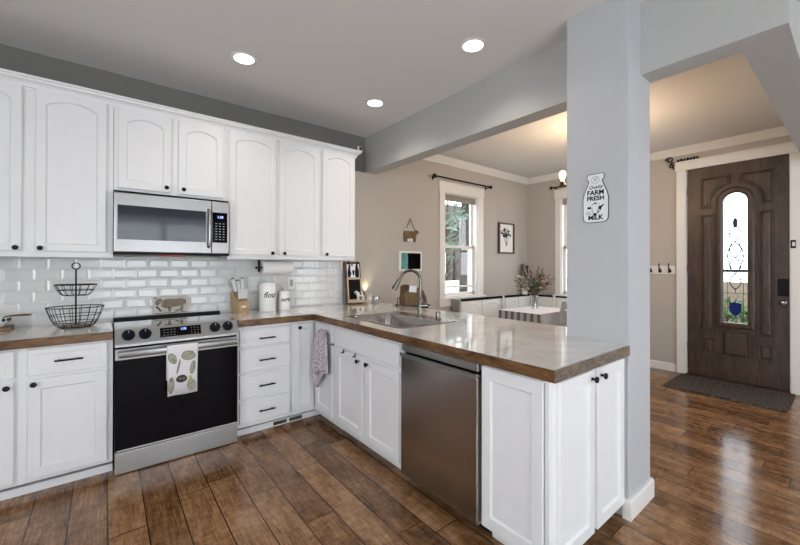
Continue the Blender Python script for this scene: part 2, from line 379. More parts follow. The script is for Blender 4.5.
def framed(mb, O, u, w, n, a0, a1, b0, b1, thick, op, depth=0.010, slope=0.008, cham=0.003, hole=False):
    """a framed door: rectangle a0..a1 x b0..b1 with opening op (CCW, first two points its bottom); n points out of the front, front at n=0"""
    O, u, w, n = Vector(O), Vector(u), Vector(w), Vector(n)
    P = lambda a, b, d: O + u * a + w * b + n * d
    c = cham; A0, A1, B0, B1 = a0 + c, a1 - c, b0 + c, b1 - c
    ol, orr, ob = op[0][0], op[1][0], op[0][1]
    mb.add([P(A0, B0, 0), P(ol, B0, 0), P(ol, B1, 0), P(A0, B1, 0)], [(0, 1, 2, 3)])
    mb.add([P(orr, B0, 0), P(A1, B0, 0), P(A1, B1, 0), P(orr, B1, 0)], [(0, 1, 2, 3)])
    mb.add([P(ol, B0, 0), P(orr, B0, 0), P(orr, ob, 0), P(ol, ob, 0)], [(0, 1, 2, 3)])
    top = op[2:]                                        # right to left
    for i in range(len(top) - 1):
        (x0, y0), (x1, y1) = top[i], top[i + 1]
        mb.add([P(x0, y0, 0), P(x0, B1, 0), P(x1, B1, 0), P(x1, y1, 0)], [(0, 1, 2, 3)])
    q = poly_inset(op, slope); k = len(op)
    mb.add([P(a, b, 0) for a, b in op] + [P(a, b, -depth) for a, b in q], [(i, (i + 1) % k, k + (i + 1) % k, k + i) for i in range(k)])
    if not hole: mb.add([P(a, b, -depth) for a, b in q], [tuple(range(k))])
    else: mb.add([P(a, b, -depth) for a, b in q] + [P(a, b, -thick) for a, b in q], [(i, (i + 1) % k, k + (i + 1) % k, k + i) for i in range(k)])
    fr = [(A0, B0), (A1, B0), (A1, B1), (A0, B1)]; ou = [(a0, b0), (a1, b0), (a1, b1), (a0, b1)]
    mb.add([P(a, b, 0) for a, b in fr] + [P(a, b, -c) for a, b in ou] + [P(a, b, -thick) for a, b in ou],
           [(i, (i + 1) % 4, 4 + (i + 1) % 4, 4 + i) for i in range(4)] + [(4 + i, 4 + (i + 1) % 4, 8 + (i + 1) % 4, 8 + i) for i in range(4)] + ([] if hole else [(8, 9, 10, 11)]))
    return mb
def cells(mb, xs, ys, inside, z0, z1):
    nx, ny = len(xs) - 1, len(ys) - 1
    ins = lambda i, j: 0 <= i < nx and 0 <= j < ny and inside((xs[i] + xs[i + 1]) / 2, (ys[j] + ys[j + 1]) / 2)
    for i in range(nx):
        for j in range(ny):
            if not ins(i, j): continue
            x0, x1, y0, y1 = xs[i], xs[i + 1], ys[j], ys[j + 1]
            for z in (z0, z1): mb.add([(x0, y0, z), (x1, y0, z), (x1, y1, z), (x0, y1, z)], [(0, 1, 2, 3)])
            for (di, dj, a, b) in ((-1, 0, (x0, y0), (x0, y1)), (1, 0, (x1, y0), (x1, y1)), (0, -1, (x0, y0), (x1, y0)), (0, 1, (x0, y1), (x1, y1))):
                if not ins(i + di, j + dj): mb.add([a + (z0,), b + (z0,), b + (z1,), a + (z1,)], [(0, 1, 2, 3)])
    return mb
def profile_run(mb, prof, p0, p1, out, miter0=0.0, miter1=0.0):
    """moulding: prof (offset along out, z) swept from p0 to p1; miter shortens/extends with the offset"""
    p0, p1, out = Vector(p0), Vector(p1), Vector(out); d = (p1 - p0).normalized(); k = len(prof)
    a = [p0 + out * q + Vector((0, 0, z)) + d * (q * miter0) for q, z in prof]; b = [p1 + out * q + Vector((0, 0, z)) + d * (q * miter1) for q, z in prof]
    return mb.add(a + b, [(i, (i + 1) % k, k + (i + 1) % k, k + i) for i in range(k)] + [tuple(range(k)), tuple(range(k, 2 * k))])
X, Y, Z = Vector((1, 0, 0)), Vector((0, 1, 0)), Vector((0, 0, 1))

# ------------------------------------------------------------------ the room
XE, XW, YS, ZC = 5.583, -2.3, -6.1, 2.80
struct('floor', MB().box(XW - .15, XE + .15, YS - .15, 0.15, -0.10, 0.0), 'floor_planks', 'brown hand-scraped hickory plank floor')
struct('ceiling', MB().box(XW - .15, XE + .15, YS - .15, 0.15, ZC, ZC + 0.1), 'ceiling_paint', 'matte light grey ceiling')
def wall_with_hole(mb, axis, c0, c1, a0, a1, z0, z1, holes):
    """wall slab; axis 'x' runs along x (thickness in y c0..c1); holes: (h0,h1,hz0,hz1) sorted along a"""
    B = (lambda s, e, p, q: mb.box(s, e, c0, c1, p, q)) if axis == 'x' else (lambda s, e, p, q: mb.box(c0, c1, s, e, p, q))
    cur = a0
    for h0, h1, p, q in holes:
        B(cur, h0, z0, z1)
        if p > z0: B(h0, h1, z0, p)
        if q < z1: B(h0, h1, q, z1)
        cur = h1
    B(cur, a1, z0, z1); return mb
NW = (3.578, 4.270, 0.90, 2.34)           # north window opening
EW = (-1.50, -0.60, 0.88, 2.40)          # east window opening (y)
DR = (-3.10, -2.20, 0.0, 2.535)          # front door opening (y)
struct('wall_north', wall_with_hole(MB(), 'x', 0.0, 0.15, XW - .15, XE + .15, 0, ZC, [NW]), 'wall_paint', 'greige wall behind the stove and the dining corner')
struct('wall_east', wall_with_hole(MB(), 'y', XE, XE + 0.15, YS, 0.0, 0, ZC, [DR, EW]), 'wall_paint', 'greige wall with the front door')
SW = (-0.25, 2.05, 0.12, 2.25); SH = (3.5, 4.7, 0.6, 2.3)
struct('wall_south', wall_with_hole(MB(), 'x', YS - .15, YS, XW - .15, XE + .15, 0, ZC, [SW, SH]), 'wall_paint')
WW = (-4.4, -2.2, 0.8, 2.2)
struct('wall_west', wall_with_hole(MB(), 'y', XW - .15, XW, YS, 0.0, 0, ZC, [WW]), 'wall_paint')
for k, (mb, lab) in enumerate([
    (MB().box(SW[0], SW[1], YS - .10, YS - .05, SW[2], SW[3]), None), (MB().box(SH[0], SH[1], YS - .10, YS - .05, SH[2], SH[3]), None), (MB().box(XW - .10, XW - .05, WW[0], WW[1], WW[2], WW[3]), None)]):
    f = struct('window_%d' % (k + 3), mb, 'window_glass')
# mullions of the openings behind the photographer
mb = MB()
for x in (SW[0], (SW[0] + SW[1]) / 2 - .04, SW[1] - .08): mb.box(x, x + .08, YS - .14, YS - .04, SW[2], SW[3])
for z in (SW[2], SW[3] - .08): mb.box(SW[0], SW[1], YS - .14, YS - .04, z, z + .08)
struct('trim_9', mb, 'white_trim')

struct('wall_north_upper', MB().box(XW, 2.289, -.004, -.0002, 2.40, ZC), 'kitchen_grey', 'dark grey wall strip above the upper cabinets', cat='wall')  # thin darker grey slab over the greige wall
# dropped beams and the square pillar
BX0, BX1, BZ = 2.29, 2.44, 2.40
struct('ceiling_beam', MB().box(BX0, BX1, -3.37, 0.0, BZ, ZC), 'beam_paint', 'grey dropped beam between kitchen and dining corner', cat='beam')
struct('hall_beam', MB().box(BX1, XE, -3.37, -3.20, BZ, ZC), 'beam_paint', 'grey dropped beam over the entry hall', cat='beam')
PX0, PX1, PY0, PY1 = 2.116, 2.430, -2.80, -2.465
struct('pillar', MB().box(PX0, PX1, PY0, PY1, 0, ZC, 0.003), 'gray_paint', 'square grey pillar at the end of the counter', cat='pillar')
bb = [(0, 0), (0.016, 0), (0.016, 0.092), (0.010, 0.105), (0, 0.105)]
mb = MB()
profile_run(mb, bb, (PX0, PY0, 0), (PX1, PY0, 0), (0, -1, 0), -1, 1)
profile_run(mb, bb, (PX1, PY0, 0), (PX1, PY1, 0), (1, 0, 0), -1, 1)
profile_run(mb, bb, (PX1, PY1, 0), (PX0, PY1, 0), (0, 1, 0), -1, 1)
profile_run(mb, bb, (PX0, PY1 - .31, 0), (PX0, PY0, 0), (-1, 0, 0), 0, 1)
struct('baseboard_pillar', mb, 'white_trim', 'white baseboard around the grey pillar')
mb = MB(); be = [(0, 0), (0.014, 0), (0.014, 0.085), (0.008, 0.098), (0, 0.098)]
profile_run(mb, be, (XE, -2.10, 0), (XE, 0, 0), (-1, 0, 0)); profile_run(mb, be, (XE, YS, 0), (XE, -3.20, 0), (-1, 0, 0))
struct('baseboard_east', mb, 'white_trim', 'white baseboard beside the front door')
mb = MB(); profile_run(mb, be, (2.45, 0, 0), (XE, 0, 0), (0, -1, 0)); struct('baseboard_north', mb, 'white_trim')
cr = [(0, -0.085), (0.012, -0.085), (0.016, -0.072), (0.030, -0.060), (0.046, -0.036), (0.066, -0.022), (0.070, -0.010), (0.078, -0.008), (0.078, 0), (0, 0)]
mb = MB(); profile_run(mb, cr, (BX1, 0, ZC), (XE, 0, ZC), (0, -1, 0), 0, -1)
struct('trim_1', mb, 'white_trim', 'crown moulding above the dining window', smooth=True)
mb = MB(); profile_run(mb, cr, (XE, 0, ZC), (XE, -3.20, ZC), (-1, 0, 0), 1, 0)
struct('trim_2', mb, 'white_trim', 'crown moulding above the front door', smooth=True)

# ------------------------------------------------------------------ kitchen: upper cabinets
def knob(t, door, o, n, mat='black_metal'):
    """round cabinet knob at o, pointing along n"""
    o = Vector(o); n = Vector(n)
    mb = MB(); prof = [(0.0075, 0), (0.006, 0.004), (0.0055, 0.012), (0.013, 0.017), (0.0155, 0.022), (0.0135, 0.027), (0.006, 0.0295), (0.0005, 0.030)]
    ax = 'y' if abs(n.y) > .5 else 'x'; s = n.y if ax == 'y' else n.x
    mb.lathe([(r, h * s) for r, h in prof], o, ax, 16)
    return t.part('knob', mb, mat, door, smooth=True)
def pull(t, door, c, length=0.13):
    x, y, z = c; mb = MB(); h = length / 2
    mb.box(x - h, x + h, y - 0.030, y - 0.020, z - 0.0055, z + 0.0055, 0.003)
    for s in (-1, 1): mb.tube([(x + s * (h - .022), y + .002, z), (x + s * (h - .022), y - 0.024, z)], 0.0045, 8)
    return t.part('pull', mb, 'black_metal', door, smooth=True)
def front(O_y, kind, a0, a1, b0, b1, stile=0.055, rail=0.055, rise=0.0, facing='-y', thick=0.019, **kw):
    """a framed cabinet front on the plane y=O_y (facing -y) or x=O_y (facing -x)"""
    mb = MB()
    op = arch_poly(a0 + stile, a1 - stile, b0 + rail, b1 - rail, rise)
    if facing == '-y': framed(mb, (0, O_y, 0), X, Z, -Y, a0, a1, b0, b1, thick, op, **kw)
    else: framed(mb, (O_y, 0, 0), Y, Z, -X, a0, a1, b0, b1, thick, op, **kw)
    return mb
UF, UD = -0.2816, -0.3010      # upper face frame, door front
UB, UT = 1.3845, 2.452
def upper(label, x0, x1, z0, doors, knobs):
    t = T('upper_cabinet', label, 'cabinet', ((x0 + x1) / 2, -0.14, z0), 'white upper cabinets')
    t.part('body', MB().box(x0 + .001, x1 - .001, UF, -0.010, z0, UT + .02, 0.002), 'white_paint')
    for (a0, a1), kx in zip(doors, knobs):
        d = t.part('door', front(UD, 'arch', a0, a1, z0 + (.022 if z0 > 1.6 else .036), UT + .002, 0.047, 0.062 if z0 > 1.6 else 0.046, 0.042), 'white_paint')
        knob(t, d, (kx, UD, z0 + (.056 if z0 < 1.6 else .056)), (0, -1, 0))
    return t
upper('tall white upper cabinet with arched doors above the wire basket', -0.86, 0.001, UB, [(-0.81, -0.452), (-0.391, -0.038)], [-0.476, -0.366])
upper('short white upper cabinet with two arched doors above the microwave', 0.001, 0.748, 1.858, [(0.026, 0.347), (0.394, 0.714)], [0.316, 0.428])
upper('tall two-door white upper cabinet above the knife block and canisters', 0.748, 1.595, UB, [(0.762, 1.153), (1.182, 1.572)], [1.114, 1.222])
upper('narrow single-door white upper cabinet at the end of the row', 1.595, 1.983, UB, [(1.608, 1.968)], [1.645])
# crown moulding along the top of the cabinets, returning to the wall at the right end
cc = [(0, -.078), (.007, -.078), (.009, -.066), (.016, -.063), (.018, -.048), (.032, -.034), (.044, -.028), (.047, -.016), (.056, -.013), (.056, 0), (0, 0)]
mb = MB()
profile_run(mb, cc, (-0.86, UF + .002, 2.518), (1.983, UF + .002, 2.518), (0, -1, 0), 0, 1)
profile_run(mb, cc, (1.983, UF + .002, 2.518), (1.983, -0.012, 2.518), (1, 0, 0), -1, 0)
mb.box(-0.86, 1.983, UF, -0.012, 2.475, 2.514)
o = struct('trim_3', mb, 'white_paint', 'white crown moulding along the top of the upper cabinets', smooth=True)

# backsplash: bevelled subway tiles on one sheet
mb = MB(); mb.box(-0.95, 2.0, -0.004, -0.0005, 0.905, 1.40)
RH, TW, g, bv = 0.0775, 0.146, 0.0016, 0.013
for r in range(-1, 7):
    z0, z1 = 0.917 + r * RH + g, 0.917 + (r + 1) * RH - g
    if r == 6: z1 = z0 + 0.02
    off = -0.506 + (0.0 if r % 2 else 0.073) - 4 * TW
    k = 0
    while True:
        x0 = off + k * TW + g; x1 = x0 + TW - 2 * g; k += 1
        if x0 > 1.99: break
        if x1 < -0.95: continue
        x0, x1 = max(x0, -0.95), min(x1, 2.0)
        b = min(bv, (x1 - x0) * .4, (z1 - z0) * .4); y0, y1 = -0.0042, -0.0078
        mb.add([(x0, y0, z0), (x1, y0, z0), (x1, y0, z1), (x0, y0, z1), (x0 + b, y1, z0 + b), (x1 - b, y1, z0 + b), (x1 - b, y1, z1 - b), (x0 + b, y1, z1 - b)],
               [(0, 1, 5, 4), (1, 2, 6, 5), (2, 3, 7, 6), (3, 0, 4, 7), (4, 5, 6, 7)])
struct('wall_backsplash', mb, 'tile_white', 'white bevelled subway tile backsplash')

# ------------------------------------------------------------------ kitchen: base cabinets
BF, BD = -0.567, -0.587       # face frame and door front of the stove run
PF, PD = 1.401, 1.382         # the same for the peninsula (x)
CB, CT = 0.862, 0.915
t = T('base_cabinet', 'white base cabinet with drawers over doors, under the wire basket', 'cabinet', (-0.43, -0.3, 0), 'white base cabinets')
t.part('body', MB().box(-0.86, -0.001, BF, -0.014, 0.075, CB - .001, 0.002), 'white_paint')
t.part('toe_kick', MB().box(-0.86, -0.001, -0.531, -0.50, 0.0, 0.046), 'white_paint')
for a0, a1, kx in ((-0.80, -0.442, -0.470), (-0.390, -0.030, -0.362)):
    d = t.part('drawer', front(BD, '', a0, a1, 0.692, 0.845, 0.030, 0.028, depth=0.002), 'white_paint'); pull(t, d, ((a0 + a1) / 2, BD, 0.768))
    d = t.part('door', front(BD, '', a0, a1, 0.098, 0.672, 0.055, 0.058), 'white_paint'); knob(t, d, (kx, BD, 0.645), (0, -1, 0))
t = T('drawer_cabinet', 'white base cabinet with four drawers right of the stove', 'cabinet', (0.97, -0.3, 0), 'white base cabinets')
t.part('body', MB().box(0.749, 1.190, BF, -0.014, 0.070, CB - .001, 0.002), 'white_paint')
t.part('pull_out_board', MB().box(0.79, 1.150, -0.592, -0.56, 0.842, 0.858, 0.003), 'white_paint')
t.part('toe_kick', MB().box(0.749, 1.190, -0.531, -0.50, 0.0, 0.046), 'white_paint')
for b0, b1 in ((0.698, 0.830), (0.502, 0.682), (0.298, 0.482), (0.106, 0.277)):
    d = t.part('drawer', front(BD, '', 0.767, 1.166, b0, b1, 0.014, 0.014, depth=0.0015), 'white_paint'); pull(t, d, (0.972, BD, (b0 + b1) / 2 - .008))
t = T('corner_cabinet', 'white inside-corner base cabinet with two narrow doors, behind the dotted towel', 'cabinet', (1.5, -0.4, 0), 'white base cabinets')
t.part('body', MB().box(1.192, PF, BF, -0.014, 0.070, CB - .001).box(PF, 2.10, -0.938, -0.014, 0.070, CB - .001), 'white_paint')
t.part('toe_kick', MB().box(1.192, 1.468, -0.531, -0.50, 0.0, 0.046).box(1.468, 1.50, -0.938, -0.50, 0, 0.046), 'white_paint')
d = t.part('door', front(BD, '', 1.211, 1.378, 0.108, 0.838, 0.040, 0.042), 'white_paint'); knob(t, d, (1.246, BD, 0.806), (0, -1, 0))
d = t.part('door', front(PD, '', -0.905, -0.612, 0.102, 0.838, 0.050, 0.055, facing='-x'), 'white_paint'); knob(t, d, (PD, -0.76, 0.79), (-1, 0, 0))
# floor register in the toe kick
t = T('floor_vent', 'white vent with two dark openings set in the toe kick', 'vent', (1.17, -0.535, 0.0))
t.part('frame', MB().box(1.02, 1.33, -0.5355, -0.5315, 0.003, 0.045, 0.002), 'white_paint')
for a in (1.045, 1.180): t.part('opening', MB().box(a, a + .115, -0.5365, -0.5350, 0.010, 0.039), 'print_dark')
t = T('sink_cabinet', 'white two-door sink base cabinet with a wide false drawer front', 'cabinet', (1.75, -1.37, 0), 'white base cabinets')
t.part('body', MB().box(PF, 1.425, -1.808, -0.940, 0.070, CB - .001).box(1.425, 2.10, -1.808, -1.79, .07, CB - .001).box(1.425, 2.10, -0.958, -0.94, .07, CB - .001).box(2.08, 2.10, -1.79, -0.958, .07, CB - .001).box(1.425, 2.08, -1.79, -.958, .07, .09), 'white_paint')
t.part('toe_kick', MB().box(1.472, 1.50, -1.808, -0.940, 0.0, 0.046), 'white_paint')
t.part('false_front', front(PD, '', -1.775, -0.956, 0.702, 0.842, 0.014, 0.014, facing='-x', depth=0.0015), 'white_paint')
d = t.part('door', front(PD, '', -1.358, -0.972, 0.104, 0.682, 0.060, 0.058, facing='-x'), 'white_paint'); knob(t, d, (PD, -1.313, 0.647), (-1, 0, 0))
d = t.part('door', front(PD, '', -1.775, -1.392, 0.104, 0.668, 0.058, 0.052, facing='-x'), 'white_paint'); knob(t, d, (PD, -1.430, 0.647), (-1, 0, 0))
for y in (-1.10, -1.265):
    mb = MB().tube([(PD + .004, y, 0.692), (PD - .004, y, 0.690), (PD - .006, y, 0.672), (PD - .020, y, 0.667), (PD - .024, y, 0.678)], 0.0035, 8)
    mb.box(PD - .004, PD - .0005, y - .007, y + .007, 0.662, 0.690, .001)
    single('over_door_hook', mb, 'black_metal', 'small black hook over the sink cabinet door, ' + ('nearer the towel' if y > -1.2 else 'nearer the door knobs'), 'hook', 'over-door hooks', smooth=True)

t = T('dishwasher', 'stainless steel dishwasher under the wood-edged counter', 'dishwasher', (1.7, -2.115, 0))
y0, y1 = -2.412, -1.816
t.part('body', MB().box(1.41, 2.0, y0, y1, 0.075, 0.858).box(1.46, 1.99, y0 + .01, y1 - .01, 0.0, 0.075), 'black_plastic')
t.part('door', MB().box(1.362, 1.408, y0 + .004, y1 - .004, 0.075, 0.785, 0.005), 'dark_stainless')
t.part('control_strip', MB().box(1.366, 1.408, y0 + .004, y1 - .004, 0.818, 0.857, 0.004), 'stainless_side')
mb = MB(); mb.prism([(1.352, 0.786), (1.408, 0.786), (1.408, 0.790), (1.364, 0.808), (1.352, 0.808)], (0, 0, 0), X, Z, Y, y0 + .004, y1 - .004)
t.part('handle', mb, 'stainless_side')
t = T('end_cabinet', 'white end-of-peninsula cabinet with panelled side and two narrow doors', 'cabinet', (1.75, -2.6, 0), 'white base cabinets')
t.part('body', MB().box(PF, 2.104, -2.766, -2.416, 0.074, CB - .001, 0.002), 'white_paint')
t.part('toe_kick', MB().box(1.452, 2.09, -2.70, -2.430, 0.0, 0.074), 'white_paint')
t.part('side_panel', front(PD, '', -2.740, -2.418, 0.080, 0.848, 0.050, 0.060, facing='-x', thick=0.018), 'white_paint')
t.part('corner_post', MB().box(1.388, PF, -2.766, -2.744, 0.080, 0.846, .003), 'white_paint')
t.part('trim_block', MB().box(1.384, 1.405, -2.772, -2.742, 0.846, 0.8605, .002), 'white_paint')
for a0, a1, kx in ((1.437, 1.757, 1.727), (1.789, 2.104, 1.822)):
    d = t.part('door', front(-2.785, '', a0, a1, 0.080, 0.845, 0.048, 0.054), 'white_paint'); knob(t, d, (kx, -2.785, 0.808), (0, -1, 0))

# ------------------------------------------------------------------ countertops and sink
mb = MB().box(-0.86, -0.003, -0.6200, -0.0105, CB, 0.9148, 0.002)
t = T('countertop', 'short glossy greige countertop left of the stove', 'countertop', (-0.43, -0.3, CB), 'glossy countertops')
t.part('slab', mb, 'counter_resin'); t.part('wood_edge', MB().box(-0.86, -0.003, -0.6245, -0.6205, CB, 0.9145, .0015), 'edge_wood')
SX0, SX1, SY0, SY1 = 1.505, 2.005, -1.655, -0.965
xs = [0.753, 1.3645, SX0, SX1, PX0 - .001, 2.425]; ys = [-2.797, PY1 + .001, SY0, SY1, -0.620, -0.0105]
def inside(x, y):
    if y > -0.62: return True
    if x < 1.3645: return False
    if SX0 < x < SX1 and SY0 < y < SY1: return False
    if x > PX0 - .001 and y < PY1: return False
    return True
t = T('countertop', 'long L-shaped glossy greige countertop running to the grey pillar', 'countertop', (1.6, -0.9, CB), 'glossy countertops')
t.part('slab', cells(MB(), xs, ys, inside, CB, 0.9148), 'counter_resin')
t.part('wood_edge', MB().box(0.753, 1.3605, -0.6245, -0.6205, CB, 0.9145, .0015).box(1.3605, 1.3642, -2.8015, -0.6245, CB, 0.9145, .0015), 'edge_wood')
t.part('end_edge', MB().box(1.3605, PX0 + .003, -2.8055, -2.8015, CB, 0.9145, .0015), 'endgrain_daylit', label='end grain edge with cool daylight in its colour')

t = T('sink', 'stainless steel drop-in kitchen sink in the peninsula counter', 'sink', (1.755, -1.31, 0.70))
mb = MB(); R = lambda x0, x1, y0, y1, z, r, n=5: [(x + r * math.cos(a), y + r * math.sin(a), z) for (x, y, s) in ((x1 - r, y1 - r, 0), (x0 + r, y1 - r, 1), (x0 + r, y0 + r, 2), (x1 - r, y0 + r, 3)) for a in [PI / 2 * (s + k / n) for k in range(n + 1)]]
loops = [R(1.478, 2.032, -1.685, -0.938, 0.9152, .03), R(1.480, 2.030, -1.683, -0.940, 0.9205, .03), R(1.520, 1.905, -1.645, -0.980, 0.9185, .05), R(1.526, 1.899, -1.639, -0.986, 0.905, .05), R(1.540, 1.885, -1.625, -1.0, 0.735, .055), R(1.60, 1.825, -1.565, -1.06, 0.722, .05)]
k = len(loops[0]); mb.add([p for l in loops for p in l], [(i * k + j, i * k + (j + 1) % k, (i + 1) * k + (j + 1) % k, (i + 1) * k + j) for i in range(5) for j in range(k)] + [tuple(5 * k + j for j in range(k))])
t.part('basin', mb, 'dark_stainless', smooth=True)
t.part('drain', MB().lathe([(.045, 0), (.045, .004), (.036, .004), (.030, .001), (.001, .001)], (1.71, -1.31, 0.7225), 'z', 20), 'chrome', smooth=True)
for yy in (-1.45,): t.part('hole_cover', MB().lathe([(.018, 0), (.018, .003), (.014, .006), (.001, .007)], (1.975, yy, 0.9185), 'z', 16), 'stainless', smooth=True)
fx, fy = 1.962, -1.325
t = T('faucet', 'brushed steel gooseneck pull-down faucet behind the sink', 'faucet', (fx, fy, 0.919))
d = Vector((-0.78, 0.62, 0)).normalized()
b = Vector((fx, fy, 0.9206))
t.part('body', MB().lathe([(.030, 0), (.030, .006), (.024, .012), (.021, .020), (.021, .14), (.017, .15), (.016, .155), (.001, .156)], b, 'z', 20), 'chrome', smooth=True)
pts = [b + Vector((0, 0, .15)), b + Vector((0, 0, .262))] + [b + d * (0.082 - 0.082 * math.cos(a)) + Vector((0, 0, .288 + 0.084 * math.sin(a))) for a in [PI * i / 14 * 0.86 for i in range(15)]]
e = pts[-1]; dr = (pts[-1] - pts[-2]).normalized()
t.part('spout', MB().tube(pts + [e + dr * .03], 0.0125, 14), 'chrome', smooth=True)
t.part('spray_head', MB().tube([e + dr * .028, e + dr * .035, e + dr * .08, e + dr * .118, e + dr * .122], [.0135, .016, .019, .023, .019], 14), 'chrome', smooth=True)
h = Vector((0.62, -0.78, 0)) * 0.6 + Vector((0.0, 0, 0.08)); h = Vector((0.55, -0.75, 0.05)).normalized()
t.part('handle', MB().tube([b + Vector((0, 0, .085)) + h * .0, b + Vector((0, 0, .085)) + h * .066], .022, 14).tube([b + Vector((0, 0, .085)) + h * .05, b + Vector((0, 0, .092)) + h * .085], [.008, .006], 10), 'chrome', smooth=True)
t = T('soap_dispenser', 'short chrome cap on the sink deck right of the faucet', 'dispenser', (1.972, -1.520, 0.919))
t.part('cap', MB().lathe([(.022, 0), (.022, .004), (.018, .008), (.018, .050), (.016, .056), (.001, .057)], (1.972, -1.520, 0.919), 'z', 18), 'chrome', smooth=True)

# ------------------------------------------------------------------ stove
RX0, RX1 = 0.006, 0.742
t = T('stove', 'stainless slide-in electric stove with black glass oven door', 'stove', (0.374, -0.33, 0))
t.part('body', MB().box(RX0, RX1, -0.585, -0.030, 0.03, 0.902, .002).box(RX0 + .03, RX1 - .03, -0.57, -.04, 0, .03), 'black_plastic')
ct = t.part('cooktop', MB().box(RX0 - .001, RX1 + .001, -0.600, -0.085, 0.902, 0.9185, .003), 'cooktop_glass')
t.part('rear_trim', MB().box(RX0, RX1, -0.085, -0.040, 0.90, 0.934, .004), 'black_plastic', label='raised black trim behind the cooktop')
# sloping control panel
mb = MB(); mb.prism([(-0.600, 0.9195), (-0.640, 0.828), (-0.640, 0.812), (-0.586, 0.812), (-0.586, 0.9195)], (0, 0, 0), Y, Z, X, RX0, RX1)
cp = t.part('control_panel', mb, 'stainless')
sl = Vector((0, -0.040, -0.0915)).normalized(); nn = Vector((0, -0.0915, 0.040)).normalized(); pc = Vector((0, -0.600, 0.9195))
def on_panel(x, s, d=0.0): return Vector((x, 0, 0)) + pc + sl * s + nn * d
def panel_disc(x, s, prof, seg=24):
    mb = MB(); c = on_panel(x, s); a1 = X; a2 = -sl; vs = []; n = len(prof)
    for r, h in prof:
        vs += [c + (a1 * math.cos(2 * PI * k / seg) + a2 * math.sin(2 * PI * k / seg)) * r + nn * h for k in range(seg)]
    return mb.add(vs, [(i * seg + k, i * seg + (k + 1) % seg, (i + 1) * seg + (k + 1) % seg, (i + 1) * seg + k) for i in range(n - 1) for k in range(seg)] + [tuple((n - 1) * seg + k for k in range(seg))])
for x in (0.076, 0.165, 0.586, 0.672):
    kn = t.part('knob', panel_disc(x, .043, [(.036, 0), (.036, .006), (.031, .010), (.029, .026), (.026, .029), (.001, .029)]), 'navy_plastic', smooth=True)
    mb = MB()
    for k in range(11):
        a = PI * (1.25 - 1.5 * k / 10); c = on_panel(x, .043, .0065); r = .0335
        q = c + X * (r * math.cos(a)) - sl * (r * math.sin(a)); mb.box(q.x - .0012, q.x + .0012, q.y - .0012, q.y + .0012, q.z - .0012, q.z + .0012)
    c = on_panel(x, .043, .030); t.part('pointer', MB().tube([c - sl * .008, c - sl * .022], .0013, 6), 'white_plastic', kn)
    t.part('marking', mb, 'soft_grey', kn)
mb = MB(); mb.add([on_panel(.247, .014, .0012), on_panel(.494, .014, .0012), on_panel(.494, .078, .0012), on_panel(.247, .078, .0012)], [(0, 1, 2, 3)])
mb.add([on_panel(.247, .014, 0), on_panel(.494, .014, 0), on_panel(.494, .078, 0), on_panel(.247, .078, 0)], [(0, 1, 2, 3)])
dp = t.part('display', mb, 'black_glass')
t.part('clock_digits', text_mb('1:38', 0.021, on_panel(.385, .032), X, -sl, nn, .002, .0004), 'display_blue', dp)
mb = MB()
for i in range(4):
    for j in range(3): q = on_panel(.272 + i * .020, .030 + j * .018, .0016); mb.add([q + X * a + sl * b for a, b in ((-.005, -.0012), (.005, -.0012), (.005, .0012), (-.005, .0012))], [(0, 1, 2, 3)])
t.part('button_marks', mb, 'soft_grey', dp); mb = MB()
for i in range(3):
    for j in range(3): q = on_panel(.435 + i * .020, .030 + j * .018, .0016); mb.add([q + X * a + sl * b for a, b in ((-.003, -.002), (.003, -.002), (.003, .002), (-.003, .002))], [(0, 1, 2, 3)])
t.part('number_marks', mb, 'soft_grey', dp)
mb = MB(); t.part('vent_slot', MB().box(RX0 + .004, RX1 - .004, -0.600, -0.586, 0.800, 0.812), 'black_plastic')
od = t.part('oven_door', MB().box(RX0 + .002, RX1 - .002, -0.630, -0.588, 0.150, 0.798, .003), 'black_glass')
t.part('door_trim', MB().box(RX0 + .002, RX1 - .002, -0.634, -0.6301, 0.728, 0.798, .0015), 'stainless', od)
t.part('lower_strip', MB().box(RX0 + .01, RX1 - .012, -0.633, -0.6301, 0.150, 0.156), 'white_plastic', od)
t.part('handle', MB().box(RX0 + .018, RX1 - .018, -0.690, -0.668, 0.748, 0.790, .009).box(RX0 + .018, RX0 + .045, -0.672, -0.632, 0.752, 0.786, .004).box(RX1 - .045, RX1 - .018, -0.672, -0.632, 0.752, 0.786, .004), 'stainless', od, smooth=True)
t.part('drawer', MB().box(RX0 + .002, RX1 - .002, -0.634, -0.588, 0.006, 0.142, .004), 'stainless_side')

# dish towel with a cow, folded over the oven handle
TX0, TX1 = 0.279, 0.462
t = T('dish_towel', 'white dish towel printed with a cow face, hanging on the oven handle', 'towel', (0.37, -0.68, 0.46))
mb = MB(); prof = [(-0.662, 0.56), (-0.662, 0.70), (-0.6635, 0.7905), (-0.668, 0.7935), (-0.690, 0.7935), (-0.6945, 0.789), (-0.6955, 0.75), (-0.697, 0.60), (-0.700, 0.462)]
for off in (0, .0025):
    pass
n = len(prof); nx = 12
def tw(i, u, off): y, z = prof[i]; x = TX0 + (TX1 - TX0) * u + (0.004 * (0.5 - u) * 2 if i > 6 else 0); return (x, y - off + (0.0012 * math.sin(u * 9) if i > 6 else 0), z + (.001 * math.sin(u * 7) if i == n - 1 else 0))
vs = [tw(i, k / nx, 0) for i in range(n) for k in range(nx + 1)]; fs = [(i * (nx + 1) + k, i * (nx + 1) + k + 1, (i + 1) * (nx + 1) + k + 1, (i + 1) * (nx + 1) + k) for i in range(n - 1) for k in range(nx)]
mb.add(vs, fs); mb2 = MB(); mb2.add(vs, fs)
o = t.part('cloth', mb, 'white_cloth', smooth=True)
sm = o.modifiers.new('thick', 'SOLIDIFY'); sm.thickness = 0.002; sm.offset = 0
